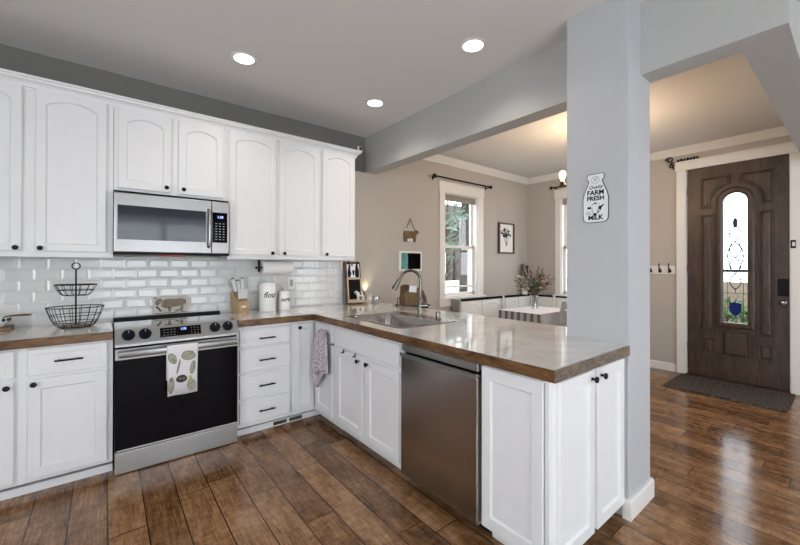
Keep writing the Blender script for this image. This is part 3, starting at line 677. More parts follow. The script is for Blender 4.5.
# printed cow: coordinates in the towel's own frame, 0..1 across and 0..1 down
def tp(a, b): return Vector((TX0 + (TX1 - TX0) * a, -0.6985 - 0.0042 * b - .0012, 0.782 - 0.315 * b))
def blob(cx, cy, rx, ry, rot=0, n=16, wob=0.0):
    return [(cx + (rx * math.cos(a) * math.cos(rot) - ry * math.sin(a) * math.sin(rot)) * (1 + wob * math.sin(3 * a)), cy + rx * math.cos(a) * math.sin(rot) + ry * math.sin(a) * math.cos(rot)) for a in [2 * PI * k / n for k in range(n)]]
def patch(polys, f, d=0.0):
    mb = MB()
    for p in polys:
        q = [f(a, b) + Vector((0, -d, 0)) for a, b in p]; mb.add(q, [tuple(range(len(q)))])
    return mb
OL = [(.17, .23, .135, .080, .55), (.68, .20, .20, .085, .05), (.82, .47, .075, .125, .35), (.13, .79, .085, .145, .1), (.78, .83, .125, .095, .2)]
t.part('print_outline', patch([blob(a, b, rx * 1.16, ry * 1.2, ro, 18, .06) for a, b, rx, ry, ro in OL] + [blob(.36, .42, .030, .17, .35), blob(.55, .13, .06, .012, .2), blob(.80, .13, .06, .012, -.2)], tp), 'print_grey')
t.part('cow_print', patch([blob(a, b, rx, ry, ro, 18, .05) for a, b, rx, ry, ro in OL], tp, .0004), 'print_olive')
t.part('print_marks', patch([blob(.20, .26, .07, .018, .6), blob(.86, .44, .018, .10, .4), blob(.13, .69, .06, .03, .2), blob(.14, .86, .055, .010, 0), blob(.80, .80, .07, .010, -.3), blob(.60, .22, .05, .012, .4), blob(.76, .17, .05, .012, -.4)], tp, .0008), 'print_grey')
t.part('cow_nose', patch([blob(.46, .68, .18, .082, 0, 18, .05)], tp, .0006), 'print_dark'); t.part('cow_muzzle', patch([blob(.42, .67, .05, .025), blob(.53, .68, .045, .025)], tp, .0009), 'print_grey')
t.part('yellow_flower', patch([blob(.74, .68, .055, .05, 0, 10, .2)], tp, .0006), 'print_yellow')

# ------------------------------------------------------------------ microwave
t = T('microwave', 'stainless over-the-range microwave above the stove', 'microwave', (0.37, -0.2, 1.408))
MZ0, MZ1, MY = 1.412, 1.838, -0.365
t.part('body', MB().box(0.002, 0.744, MY + .03, -0.012, MZ0, 1.856, .002), 'black_plastic')
dd = t.part('door', MB().box(0.002, 0.612, MY, MY + .029, MZ0 + .012, MZ1, .005), 'stainless')
t.part('door_window', MB().box(0.022, 0.572, MY - .002, MY - .0002, 1.512, 1.752, .0008), 'micro_glass', dd)
t.part('window_screen', MB().box(0.135, 0.520, MY - .0024, MY - .0021, 1.53, 1.735), 'black_glass', dd) if False else None
t.part('handle', MB().tube([(0.592, MY + .002, 1.475), (0.592, MY - .032, 1.49), (0.592, MY - .040, 1.54), (0.592, MY - .040, 1.70), (0.592, MY - .032, 1.752), (0.592, MY + .002, 1.766)], .0105, 12), 'stainless_side', dd, smooth=True)
cp = t.part('control_panel', MB().box(0.614, 0.744, MY, MY + .029, MZ0 + .012, MZ1, .005), 'stainless')
kp = t.part('keypad', MB().box(0.618, 0.728, MY - .002, MY - .0002, 1.512, 1.752, .0008), 'black_glass', cp)
t.part('clock_digits', text_mb('1:38', 0.026, (0.675, MY - .002, 1.715), X, Z, -Y, .0008, .0005), 'display_blue', kp)
mb = MB()
for i in range(3):
    for j in range(7): mb.box(.640 + i * .027, .652 + i * .027, MY - .0026, MY - .0021, 1.535 + j * .021, 1.540 + j * .021)
t.part('key_marks', mb, 'soft_grey', kp)
t.part('vent_rail', MB().box(0.002, 0.744, MY + .004, MY + .03, MZ0 - .004, MZ0 + .010, .002), 'black_plastic')
t.part('red_strip', MB().box(0.265, 0.445, MY + .040, MY + .075, MZ0 - .012, MZ0 + .001, .002), 'red_plastic', label='red strip under the microwave')

# ------------------------------------------------------------------ things on the counters
CZ = 0.9152
# two-tier wire basket
bx, by = -0.197, -0.245
t = T('wire_basket', 'black two-tier wire basket stand on the left counter', 'basket', (bx, by, CZ))
def wire_tier(mb, z0, z1, rb, rt, sq, wires, rings):
    def pt(a, f):
        r = rb + (rt - rb) * f ** 0.55; return (bx + r * math.cos(a), by + r * sq * math.sin(a), z0 + (z1 - z0) * f)
    for f in rings: mb.tube([pt(2 * PI * k / 36, f) for k in range(36)], 0.0032 if f == 1 else 0.0022, 6, closed=True)
    for w in range(wires):
        a = 2 * PI * w / wires; mb.tube([pt(a, f) for f in (0, .03, .1, .3, .6, 1)], 0.0019, 5)
mb = MB(); wire_tier(mb, CZ + .003, 1.050, 0.085, 0.150, 0.80, 18, (0, .25, .6, 1))
for k in range(-4, 5): x = k * .019; w = math.sqrt(max(0, .085 ** 2 - x * x)) * .8; mb.tube([(bx + x, by - w, CZ + .004), (bx + x, by + w, CZ + .004)], .0018, 5)
t.part('lower_basket', mb, 'black_metal', smooth=True)
t.part('basket_base', MB().lathe([(.075, 0), (.078, .004), (.075, .008), (.001, .008)], (bx, by, CZ + .006), 'z', 28, 1, .8), 'print_brown', label='round woven liner')
mb = MB(); wire_tier(mb, 1.128, 1.200, 0.062, 0.110, 0.80, 14, (0, .5, 1))
for k in range(-3, 4): x = k * .017; w = math.sqrt(max(0, .062 ** 2 - x * x)) * .8; mb.tube([(bx + x, by - w, 1.129), (bx + x, by + w, 1.129)], .0018, 5)
t.part('upper_basket', mb, 'black_metal', smooth=True)
t.part('pole', MB().tube([(bx, by, CZ + .003), (bx, by, 1.305)], .0048, 10), 'black_metal', smooth=True)
t.part('ring_handle', MB().tube([(bx + .021 * math.cos(a), by, 1.326 + .021 * math.sin(a)) for a in [2 * PI * k / 20 for k in range(20)]], .0036, 8, closed=True), 'black_metal', smooth=True)
# trivet, bowl and spoon at the far left
single('wooden_trivet', MB().box(-0.70, -0.512, -0.20, -0.05, CZ, 0.938, .004), 'brown_wood', 'small dark wooden trivet at the left end of the counter', 'trivet')
t = T('patterned_bowl', 'white and green patterned bowl on the wooden trivet', 'bowl', (-0.585, -0.12, 0.9385))
t.part('bowl', MB().lathe([(.035, 0), (.040, .006), (.058, .03), (.062, .058), (.059, .058), (.055, .032), (.03, .010), (.001, .010)], (-0.585, -0.12, .9385), 'z', 28), 'white_ceramic', smooth=True)
mb = MB()
for k in range(14):
    a = 2 * PI * k / 14; r = .0628; c = Vector((-0.585 + r * math.cos(a), -0.12 + r * math.sin(a), .982)); mb.ball(c, .012, 8, 6, .9, .35 + .6 * abs(math.sin(a)), .35 + .6 * abs(math.cos(a)))
t.part('leaf_pattern', mb, 'leaf_dark')
t = T('wooden_spoon', 'wooden spoon with reddish handle resting over the rim of the patterned bowl', 'spoon', (-0.50, -0.12, 0.99))
t.part('handle', MB().tube([(-0.575, -0.125, .9835), (-0.530, -0.122, 1.0015), (-0.50, -0.121, 1.003), (-0.455, -0.12, 1.0035), (-0.425, -0.12, 1.0025)], [.005, .0045, .006, .0075, .005], 10), 'cow_brown', smooth=True)
t.part('spoon_bowl', MB().ball((-0.588, -0.126, .977), .020, 12, 8, .3, 1.2, .9), 'cow_brown', smooth=True)
# cow board leaning on the tiles behind the cooktop
t = T('cow_picture_board', 'cream board with a drawing of a cow, leaning on the tiles behind the stove', 'picture', (0.377, -0.05, 0.9345))
u, w = X, Vector((0, 0.16, 1)).normalized(); nn = Vector((0, -1, 0.16)).normalized(); o = Vector((0.257, -0.042, 0.9362))
mb = MB(); mb.prism([(0, 0), (.241, 0), (.241, .143), (0, .143)], o, u, w, nn, 0, .008); t.part('board', mb, 'cream_board')
def cp2(a, b): return o + u * (.241 * a) + w * (.143 * b) + nn * .0088
def pat(polys, f, d=0.0):
    mb = MB()
    for p in polys: q = [f(a, b) + nn * d for a, b in p]; mb.add(q, [tuple(range(len(q)))])
    return mb
t.part('cow_drawing', pat([[(.22, .52), (.28, .78), (.40, .86), (.62, .83), (.80, .86), (.90, .80), (.92, .60), (.88, .50), (.86, .12), (.78, .12), (.78, .42), (.52, .36), (.50, .12), (.43, .12), (.42, .40), (.32, .42)],
    [(.05, .66), (.10, .84), (.20, .90), (.26, .82), (.24, .66), (.16, .54), (.08, .56)]], cp2), 'print_brown')
t.part('cow_outline', pat([[(.04, .62), (.09, .55), (.16, .52), (.12, .60)], [(.03, .93), (.10, .85), (.12, .88), (.05, .97)], [(.91, .8), (.95, .78), (.94, .45), (.92, .46)], [(.10, .50), (.17, .36), (.25, .16), (.20, .15), (.13, .30), (.07, .40)], [(.25, .5), (.33, .42), (.42, .38), (.50, .34), (.50, .30), (.36, .34), (.24, .44)], [(.60, .14), (.66, .12), (.80, .2), (.76, .24)], [(.04, .08), (.96, .08), (.96, .05), (.04, .05)]], cp2, .0004), 'print_dark')

# knife block
kx, ky = 0.895, -0.120
rz = math.radians(16)
t = T('knife_block', 'light wooden knife block holding white-handled knives, beside the stove', 'knife block', (kx, ky, CZ), rz=rz)
mb = MB(); mb.prism([(-.060, 0), (.055, 0), (.070, .165), (.040, .185), (-.040, .105), (-.060, .102)], (0, 0, 0), Y, Z, X, -.046, .046)
t.part('block', mb, 'light_wood', local=True)
t.part('label', MB().box(-.022, .022, -.0612, -.0602, .046, .062), 'paper', local=True)
for a in (-1, 1): t.part('foot', MB().box(a * .034 - .01, a * .034 + .01, -.055, .050, -.0 , .003), 'black_plastic', local=True)
rot = Matrix.Rotation(rz, 3, 'Z')
def knife(i, lx, ly, lz, lean, L, label, tall):
    b = rot @ Vector((lx, ly, lz)) + Vector((kx, ky, CZ)); d = (rot @ Vector((lean, 0.30 if tall else .16, 1))).normalized()
    k = T('kitchen_knife', label, 'knife', b, 'knives in the knife block')
    s = .0100 if not tall else .0135
    k.part('handle', MB().tube([b + d * .004, b + d * .012, b + d * (L * .5), b + d * (L * .92), b + d * L], [s * .9, s, s * 1.12, s * 1.05, s * .6], 10), 'white_plastic', smooth=True)
    k.part('blade', MB().box(b.x - .001, b.x + .001, b.y - .006, b.y + .006, b.z - .05, b.z + .004), 'stainless')
    if tall: k.part('end_cap', MB().ball(b + d * L * .97, s * .95, 10, 6, .8), 'black_plastic', smooth=True)
names = ['leftmost', 'second from left', 'third from left', 'rightmost']
for i in range(4): knife(i, -.033 + i * .022, -.040, .118, .10, .092, 'white-handled steak knife in the front row of the knife block, ' + names[i], False)
for i, (lx, lz, ln, L, nm) in enumerate(((-.032, .150, -.10, .125, 'large white-handled knife in the back row of the knife block, leftmost'), (.002, .150, -.02, .105, 'large white-handled knife in the middle of the knife block back row'), (.032, .150, .14, .128, 'large white-handled knife in the back row of the knife block, rightmost'))):
    knife(i, lx, .012, lz + .030, ln, L, nm, True)

def canister(name, label, cx, cy, r, h, word, size, rot):
    t = T(name, label, 'canister', (cx, cy, CZ), 'white ceramic canisters')
    t.part('body', MB().lathe([(r * .97, 0), (r, .006), (r, h - .004), (r * .98, h), (.001, h)], (cx, cy, CZ), 'z', 36), 'white_ceramic', smooth=True)
    l = t.part('lid', MB().lathe([(r * 1.03, 0), (r * 1.03, .010), (r * .9, .016), (.012, .019), (.001, .019)], (cx, cy, CZ + h + .0005), 'z', 36), 'white_ceramic', smooth=True)
    t.part('knob', MB().lathe([(.007, 0), (.006, .010), (.012, .016), (.010, .024), (.001, .026)], (cx, cy, CZ + h + .0190), 'z', 16), 'white_ceramic', l, smooth=True)
    # the word wraps around the front
    mb = text_mb(word, size, (0, 0, 0), X, Z, -Y, 0, .0012, .35, 0.9)
    for v in mb.v:
        a = v.x / r + rot; z = v.z; v.x = cx + math.sin(a) * (r + .0008); v.y = cy - math.cos(a) * (r + .0008); v.z = CZ + h * .60 + z
    t.part('lettering', mb, 'ink')
canister('flour_canister', 'tall white lidded canister lettered flour', 1.128, -0.150, 0.073, 0.245, 'flour', .072, .02)
canister('sugar_canister', 'short white lidded canister lettered sugar beside the flour canister', 1.295, -0.125, 0.053, 0.160, 'sugar', .056, .0)
# paper towel under the cabinet
t = T('paper_towel_holder', 'black paper towel bar mounted under the upper cabinet', 'holder', (1.21, -0.13, 1.31))
t.part('bracket', MB().box(1.050, 1.062, -0.150, -0.110, 1.272, 1.3838, .003).box(1.040, 1.074, -0.155, -0.105, 1.379, 1.3842), 'black_metal')
t.part('bar', MB().tube([(1.035, -.13, 1.311), (1.375, -.13, 1.311)], .006, 10).ball((1.032, -.13, 1.311), .012, 10, 8), 'black_metal', smooth=True)
mb = MB().lathe([(.019, 0), (.058, 0), (.060, .003), (.060, .277), (.058, .28), (.019, .28), (.019, 0)], (1.078, -.13, 1.311), 'x', 36, caps=False)
single('paper_towel_roll', mb, 'paper', 'white paper towel roll hanging under the upper cabinet', 'paper towel', smooth=True)
def outlet(name, label, cat, x0, x1, z0, z1, gangs):
    t = T(name, label, cat, ((x0 + x1) / 2, -.012, z0))
    t.part('plate', MB().box(x0, x1, -.0155, -.0105, z0, z1, .002), 'white_plastic')
    for k, g in enumerate(gangs):
        cx = x0 + (x1 - x0) * (k + .5) / len(gangs); cz = (z0 + z1) / 2
        if g == 's': t.part('rocker', MB().box(cx - .017, cx + .017, -.019, -.0157, cz - .034, cz + .034, .002), 'soft_grey')
        else:
            for dz in (-.022, .022):
                s = t.part('socket', MB().lathe([(.0165, 0), (.0165, -.0015), (.015, -.002), (.001, -.002)], (cx, -.0157, cz + dz), 'y', 16), 'white_plastic', smooth=True)
                t.part('slot', MB().box(cx - .0065, cx - .0045, -.0182, -.0178, cz + dz - .005, cz + dz + .005).box(cx + .0045, cx + .0065, -.0182, -.0178, cz + dz - .005, cz + dz + .005), 'ink', s)
outlet('wall_outlet', 'white double outlet plate on the tiles behind the knife block', 'outlet', 0.995, 1.105, 1.095, 1.225, 'oo')
outlet('light_switch', 'white single switch plate on the tiles above the small canister', 'switch', 1.376, 1.445, 1.098, 1.218, 's')

# memo board leaning on the wall at the end of the tiles
bo = Vector((1.990, -0.085, CZ + .001)); u = Vector((1, 0.0, 0)).normalized(); w = Vector((0.0, 0.115, 1)).normalized(); nn = u.cross(w).normalized(); 
if nn.y > 0: nn = -nn
t = T('memo_board', 'brown wooden memo board with a cow photo above a small chalkboard', 'memo board', (2.09, -0.06, CZ))
def on_b(mb, a0, a1, b0, b1, d0, d1): return mb.prism([(a0, b0), (a1, b0), (a1, b1), (a0, b1)], bo, u, w, nn, d0, d1)
t.part('back_board', on_b(MB(), 0, .205, 0, .458, 0, .014), 'dark_wood')
ph = t.part('photo', on_b(MB(), .030, .188, .282, .432, .0145, .0160), 'sign_white', label='black and white cow photo')
def mbp(a, b): return bo + u * (.030 + .158 * a) + w * (.282 + .150 * b) + nn * .0166
mb = MB()
for p in ([(.02, .35), (.16, .95), (.30, .98), (.26, .55), (.34, .30), (.22, .02), (.05, .02)], [(.64, .02), (.62, .42), (.72, .98), (.86, .98), (.97, .5), (.95, .02)], [(.40, .55), (.60, .55), (.56, .18), (.44, .18)], [(.33, .98), (.42, .80), (.50, .98)]):
    q = [mbp(a, b) for a, b in p]; mb.add(q, [tuple(range(len(q)))])
t.part('cow_markings', mb, 'ink', ph)
for a in (.052, .165): t.part('clip', on_b(MB(), a - .008, a + .008, .425, .462, .0165, .022), 'ink')
mb = MB()
for r in ((.020, .200, .030, .044), (.020, .200, .262, .276), (.020, .034, .044, .262), (.186, .200, .044, .262)): on_b(mb, *r, .0145, .026)
cf = t.part('chalkboard_frame', mb, 'pine_frame')
t.part('chalkboard', on_b(MB(), .034, .186, .044, .262, .0145, .019), 'chalk', cf)
t.part('ledge', on_b(MB(), .015, .235, .008, .029, .0145, .100), 'pine_frame')
# cow figurine on its ledge
t = T('cow_figurine', 'black and white spotted cow figurine in front of the chalkboard', 'figurine', (2.142, -.142, CZ + .0355))
q = Vector((0, 0, 0))
mb = MB().ball(q + Vector((0, 0, .052)), .026, 14, 10, .8, 1.55, .7)
for sx in (-.024, .024):
    for sy in (-.009, .009): mb.tube([q + Vector((sx, sy, .045)), q + Vector((sx, sy, .022)), q + Vector((sx, sy, 0))], [.009, .006, .0065], 8)
mb.ball(q + Vector((-.046, -.004, .070)), .0155, 12, 8, 1.05, 1.1, .85).tube([q + Vector((-.030, 0, .06)), q + Vector((-.044, -.003, .068))], [.016, .012], 8)
for sy in (-.016, .014): mb.ball(q + Vector((-.042, sy, .080)), .006, 8, 6, .5, .6, 1.4)
def up(m):
    for v in m.v: v *= 1.25
    return m
t.part('body', up(mb), 'white_ceramic', smooth=True, local=True)
t.part('spots', up(MB().ball(q + Vector((-.008, -.009, .058)), .0125, 10, 8, .9, 1.1, .9).ball(q + Vector((.024, -.0085, .054)), .0115, 10, 8, .9, 1, .85).ball(q + Vector((-.053, -.010, .066)), .0085, 8, 6).ball(q + Vector((.028, 0, .066)), .012, 8, 6, .7)), 'ink', smooth=True, local=True)
t.part('tail', up(MB().tube([q + Vector((.040, 0, .06)), q + Vector((.048, 0, .045)), q + Vector((.047, 0, .022))], [.003, .002, .004], 6)), 'ink', smooth=True, local=True)
# wax warmer with its glow on the wall
t = T('wax_warmer', 'small white wax warmer glowing against the wall beside the memo board', 'wax warmer', (2.300, -.072, CZ))
q = Vector((2.300, -.072, CZ))
t.part('body', MB().lathe([(.030, 0), (.033, .004), (.033, .055), (.027, .066), (.026, .066), (.030, .052), (.03, .006), (.001, .006)], q, 'z', 24), 'white_ceramic', smooth=True)
t.part('dish', MB().lathe([(.016, .066), (.024, .068), (.037, .092), (.035, .092), (.02, .074), (.001, .072)], q, 'z', 24), 'white_ceramic', smooth=True)
t.part('bulb', MB().ball(q + Vector((0, .044, .075)), .007, 10, 8), 'wax_glow', smooth=True)
l = bpy.data.lights.new('wax_light', 'SPOT'); l.energy = 4.5; l.color = (1, .78, .48); l.spot_size = math.radians(75); l.spot_blend = .8; l.shadow_soft_size = .008
lo = bpy.data.objects.new('wax_light', l); C.objects.link(lo); lo.location = q + Vector((.0, .034, .090)); lo.rotation_euler = (math.radians(172), 0, 0)
single('glass_dish', MB().lathe([(.036, 0), (.040, .004), (.042, .060), (.040, .066), (.037, .066), (.038, .008), (.001, .008)], (2.380, -.105, CZ), 'z', 26), 'clear_glass', 'small clear glass dish on the counter right of the wax warmer', 'dish', smooth=True)
single('grey_dish', MB().lathe([(.030, 0), (.036, .004), (.040, .034), (.038, .036), (.034, .008), (.001, .006)], (2.335, -.165, CZ), 'z', 26), 'soft_grey', 'low grey ceramic dish in front of the wax warmer', 'dish', smooth=True)
# tablet frame and cow hanging on the greige wall
t = T('digital_frame', 'white framed digital photo screen on the greige wall above the faucet', 'digital frame', (2.96, -.01, 1.263))
t.part('frame', MB().box(2.775, 3.147, -.028, -.001, 1.263, 1.512, .004), 'white_plastic')
t.part('screen', MB().box(2.806, 3.122, -.0290, -.0282, 1.288, 1.488), 'black_glass')
t.part('picture_strip', MB().box(2.808, 2.910, -.0298, -.0292, 1.290, 1.486), 'teal_screen')
t.part('power_cord', MB().tube([(2.99, -.006, 1.264), (3.0, -.006, 1.20), (2.985, -.006, 1.10), (2.99, -.006, 0.90)], .0025, 6), 'white_plastic', smooth=True)
t = T('cow_wall_hanging', 'brown wooden cow silhouette hung by a string on the greige wall', 'wall decoration', (2.98, -.01, 1.63))
cow = [(0, .10), (.015, .135), (.05, .135), (.15, .135), (.185, .14), (.195, .155), (.215, .150), (.248, .135), (.246, .115), (.22, .105), (.205, .085), (.20, .055), (.195, 0), (.172, 0), (.17, .045), (.13, .052), (.085, .045), (.08, 0), (.056, 0), (.05, .045), (.030, .05), (.030, 0), (.008, 0), (.006, .05)]
mb = MB(); mb.prism(cow[::-1], (2.854, -.004, 1.63), X, Z, -Y, 0, .016); t.part('cow', mb, 'cow_brown')
t.part('string', MB().tube([(2.885, -.010, 1.765), (2.967, -.006, 1.925), (3.040, -.010, 1.770)], .004, 6), 'string', smooth=True)
mb = MB()
for x in (2.885, 2.94, 2.995): mb.ball((x, -.020, 1.778), .015, 10, 8)
t.part('white_balls', mb, 'white_ceramic', smooth=True)
mb = MB()
for x in (2.92, 2.96): mb.ball((x, -.022, 1.652), .020, 10, 8, 1, .9, .5)
t.part('cotton_tufts', mb, 'white_ceramic', smooth=True)
# wooden board on an easel near the back edge of the peninsula counter
fo = Vector((2.330, -0.590, CZ)); u = Vector((0.25, -0.968, 0)).normalized(); w0 = Vector((0.968, 0.25, 0)).normalized(); w = (Z * 1.0 + w0 * .12).normalized(); nn = (-w0 + Z * .12).normalized()
t = T('cutting_board', 'wooden cutting board with sloped top, leaning on its easel behind the faucet', 'cutting board', fo)
pol = [(0, 0), (.305, 0), (.330, .03), (.310, .10), (.277, .155), (.239, .19), (.18, .19), (.14, .195), (.083, .215), (.033, .213), (.0, .195)]
mb = MB(); mb.prism(pol, fo + Z * .009, u, w, nn, -.016, .006); t.part('board', mb, 'dark_wood')
mb = MB(); mb.prism([(.080, .01), (.235, .01), (.235, .15), (.20, .165), (.10, .165), (.06, .12)], fo + Z * .009, u, w, nn, .0062, .0072); t.part('carved_face', mb, 'olive_wood', label='lighter carved face')
mb = MB(); mb.prism([(.115, .140), (.205, .140), (.205, .205), (.115, .205)], fo + Z * .009, u, w, nn, .0076, .0086); t.part('tag', mb, 'paper', label='white paper tag')
t = T('display_easel', 'small black wire easel holding the cutting board', 'easel', fo)
mb = MB(); P = lambda a, b, d: fo + u * a + w0 * d + Z * b
for a in (.05, .24): mb.tube([P(a, .013, -.022), P(a, .0035, -.020), P(a, .0035, .05), P(a, .12, .045)], .003, 6)
mb.tube([P(-.075, .012, -.02), P(-.07, .0035, -.01), P(-.03, .0035, .03), P(.0, .0035, .035), P(.24, .0035, .035)], .003, 6)
mb.tube([P(-.03, .0035, .03), P(-.05, .03, .03), P(-.045, .075, .03), P(-.025, .085, .03), P(-.02, .07, .03)], .0045, 6)
t.part('wire', mb, 'black_metal', smooth=True)
t.part('foot', MB().ball(P(-.050, .011, .02), .011, 10, 8, 1, 1.6, 1.6), 'bronze', smooth=True)
# security camera on the cabinet crown
t = T('mini_camera', 'tiny white camera with black face on top of the cabinet crown', 'camera', (2.018, -.310, 2.518))
t.part('body', MB().box(2.001, 2.035, -.325, -.295, 2.521, 2.568, .005).box(1.996, 2.036, -.330, -.290, 2.5182, 2.5215), 'white_plastic')
t.part('lens', MB().box(2.006, 2.030, -.3275, -.3252, 2.528, 2.558, .001), 'ink')
# dotted towel hung on the corner cabinet's knob
t = T('kitchen_towel', 'pink and white dotted kitchen towel hanging at the inside corner', 'towel', (1.36, -.78, .32))
rows = [(.806, -.735, -.790), (.80, -.705, -.832), (.77, -.672, -.858), (.72, -.655, -.872), (.62, -.640, -.878), (.52, -.625, -.880), (.475, -.615, -.880), (.455, -.605, -.80), (.42, -.610, -.755), (.385, -.600, -.72), (.355, -.640, -.69), (.325, -.665, -.675)]
nx = 22; vs = []
for i, (z, ya, yb) in enumerate(rows):
    for k in range(nx + 1):
        f = k / nx; y = ya + (yb - ya) * f
        dp = (.010 + .012 * min(1, i / 3)) * math.sin(f * PI * 4.5 + i * .25) * (0.5 + .5 * min(1, i / 2))
        vs.append((1.340 - dp * .9, y - .055, z - .012 * math.sin(f * PI * 2) * (i > 5)))
mb = MB(); mb.add(vs, [(i * (nx + 1) + k, i * (nx + 1) + k + 1, (i + 1) * (nx + 1) + k + 1, (i + 1) * (nx + 1) + k) for i in range(len(rows) - 1) for k in range(nx)])
o = t.part('cloth', mb, 'dotted_towel', smooth=True); sm = o.modifiers.new('thick', 'SOLIDIFY'); sm.thickness = .004
mb = MB(); mb.add([(1.333, -.667, .435), (1.331, -.715, .415), (1.330, -.755, .430), (1.332, -.745, .36), (1.334, -.723, .312), (1.335, -.70, .345)], [(0, 1, 2, 3, 4, 5)])
o = t.part('plain_corner', mb, 'white_cloth', label='plain white turned-over corner'); sm = o.modifiers.new('thick', 'SOLIDIFY'); sm.thickness = .003
single('towel_hook', MB().box(PD - .0040, PD - .0005, -.945, -.925, .690, .712, .001).tube([(PD - .003, -.932, .703), (PD - .020, -.930, .700), (PD - .026, -.926, .708)], .0042, 8), 'black_metal', 'small black hook between the dotted towel and the sink cabinet', 'hook', smooth=True)

# ------------------------------------------------------------------ milk bottle sign on the pillar
t = T('milk_bottle_sign', 'white milk bottle shaped sign reading FARM FRESH MILK on the pillar', 'sign', (PX0, -2.633, 1.576))
so = Vector((PX0 - .0006, -2.633, 1.576)); su = -Y; H = .276
half = [(.040, 0), (.058, .006), (.068, .020), (.070, .05), (.070, .135), (.064, .165), (.050, .200), (.041, .222), (.038, .236), (.046, .244), (.049, .256), (.046, .270), (.038, .276)]
out = half + [(-a, b) for a, b in half[::-1]]
mb = MB(); mb.prism(out, so, su, Z, -X, 0, .003); t.part('rim', mb, 'ink')
mb = MB(); mb.prism(poly_inset(out, .0035), so, su, Z, -X, .0031, .0040); face = t.part('face', mb, 'sign_white')
def sgn(txt, size, a, b, bold, sx=1, shear=0): return text_mb(txt, size, so + su * a + Z * b - X * .0040, su, Z, -X, .0005, bold, shear, sx)
def serif(mb, words):  # slab feet under and over the bold letters
    return mb
t.part('lettering', sgn('FARM', .037, 0, .168, .0011, 1.0), 'ink'); t.part('lettering', sgn('FRESH', .034, 0, .136, .0011, 1.0), 'ink')
t.part('lettering', sgn('MILK', .035, 0, .028, .0013, 1.05), 'ink'); t.part('lettering', sgn('Quality', .026, 0, .200, .0004, 1.0, .4), 'ink')
mb = MB(); cc0 = so + Z * .240 - X * .0046
mb.tube([cc0 + su * (.021 * math.cos(a)) + Z * (.021 * math.sin(a)) for a in [2 * PI * k / 28 for k in range(28)]], .0009, 5, closed=True)
for s in (-1, 1): mb.tube([cc0 + su * (-.011 * s) - Z * .010, cc0 + su * (.011 * s) + Z * .010], .0013, 5)
mb.ball(cc0 + su * .009 + Z * .010, .0035, 8, 6, 1, .2, 1).ball(cc0 - su * .009 + Z * .010, .0028, 8, 6, 1, .2, 1)
t.part('emblem', mb, 'print_grey')
def sp(a, b): return so + su * a + Z * b - X * .0046
mb = MB()
for p in ([(-.046, .086), (-.040, .092), (-.026, .090), (-.020, .084), (-.030, .079), (-.042, .080)], [(.018, .090), (.030, .092), (.046, .104), (.044, .094), (.032, .080), (.028, .066), (.020, .072)], [(-.014, .052), (.006, .054), (.008, .046), (0, .040), (-.010, .041)], [(.012, .062), (.020, .066), (.022, .058), (.014, .054)], [(-.012, .108), (-.002, .114), (.010, .108), (0, .104)]):
    mb.add([sp(a, b) for a, b in p], [tuple(range(len(p)))])
for a0, b0, a1, b1 in ((-.020, .084, -.014, .054), (.018, .088, .008, .05), (-.022, .096, -.012, .108), (.012, .108, .022, .100)): mb.tube([sp(a0, b0), sp(a1, b1)], .0010, 5)
t.part('cow_head', mb, 'ink')
mb = MB()
for b in (.062, .056, .050): mb.add([sp(-.055, b), sp(-.024, b + .001), sp(-.024, b - .0006), sp(-.055, b - .0016)], [(0, 1, 2, 3)])
t.part('fine_lines', mb, 'print_grey')

# ------------------------------------------------------------------ dining corner: windows
def sash_window(name, label, axis, c, a0, a1, z0, z1, zm, frame_in, depth_sign, grille):
    """double-hung window; axis 'x' (in the north wall) or 'y' (east wall); c = wall face coordinate, outside is +"""
    t = T(name, label, 'window', ((a0 + a1) / 2, c, z0) if axis == 'x' else (c, (a0 + a1) / 2, z0), kind='structure')
    def B(mb, p0, p1, q0, q1, d0, d1, bev=0.0):
        return mb.box(p0, p1, c + d0, c + d1, q0, q1, bev) if axis == 'x' else mb.box(c + d0, c + d1, p0, p1, q0, q1, bev)
    L, Rr, hd = frame_in
    mb = MB()
    B(mb, a0 - L, a0, z0 - .005, z1, -.020, -.0005, .002); B(mb, a1, a1 + Rr, z0 - .005, z1, -.020, -.0005, .002)
    B(mb, a0 - L - .012, a1 + Rr + .012, z1, z1 + hd, -.024, -.0005, .002); B(mb, a0 - L - .02, a1 + Rr + .02, z1 + hd, z1 + hd + .015, -.034, -.0005, .002)
    t.part('casing', mb, 'white_trim')
    mb = MB(); B(mb, a0 - L - .03, a1 + Rr + .03, z0 - .030, z0 - .005, -.050, -.0005, .004); B(mb, a0 - L, a1 + Rr, z0 - .125, z0 - .030, -.018, -.0005, .003); t.part('sill', mb, 'white_trim')
    mb = MB(); B(mb, a0, a0 + .012, z0, z1, 0, .145); B(mb, a1 - .012, a1, z0, z1, 0, .145); B(mb, a0, a1, z1 - .012, z1, 0, .145); B(mb, a0, a1, z0, z0 + .012, 0, .145); t.part('jamb', mb, 'white_trim')
    i0, i1 = a0 + .012, a1 - .012
    for nm, lo, hi, dd in (('upper_sash', zm - .018, z1 - .012, .085), ('lower_sash', z0 + .012, zm + .018, .055)):
        mb = MB()
        B(mb, i0, i0 + .036, lo, hi, dd, dd + .03, .002); B(mb, i1 - .036, i1, lo, hi, dd, dd + .03, .002); B(mb, i0, i1, lo, lo + .038, dd, dd + .03, .002); B(mb, i0, i1, hi - .036, hi, dd, dd + .03, .002)
        if nm == 'lower_sash' and grille:
            B(mb, i1 - .110, i1 - .090, lo, hi, dd + .004, dd + .024); B(mb, i0, i1, lo + .112, lo + .132, dd + .004, dd + .024)
        s = t.part(nm, mb, 'white_trim')
        mb = MB(); B(mb, i0 + .03, i1 - .03, lo + .03, hi - .03, dd + .013, dd + .017); t.part('pane', mb, 'window_glass', s)
    return t
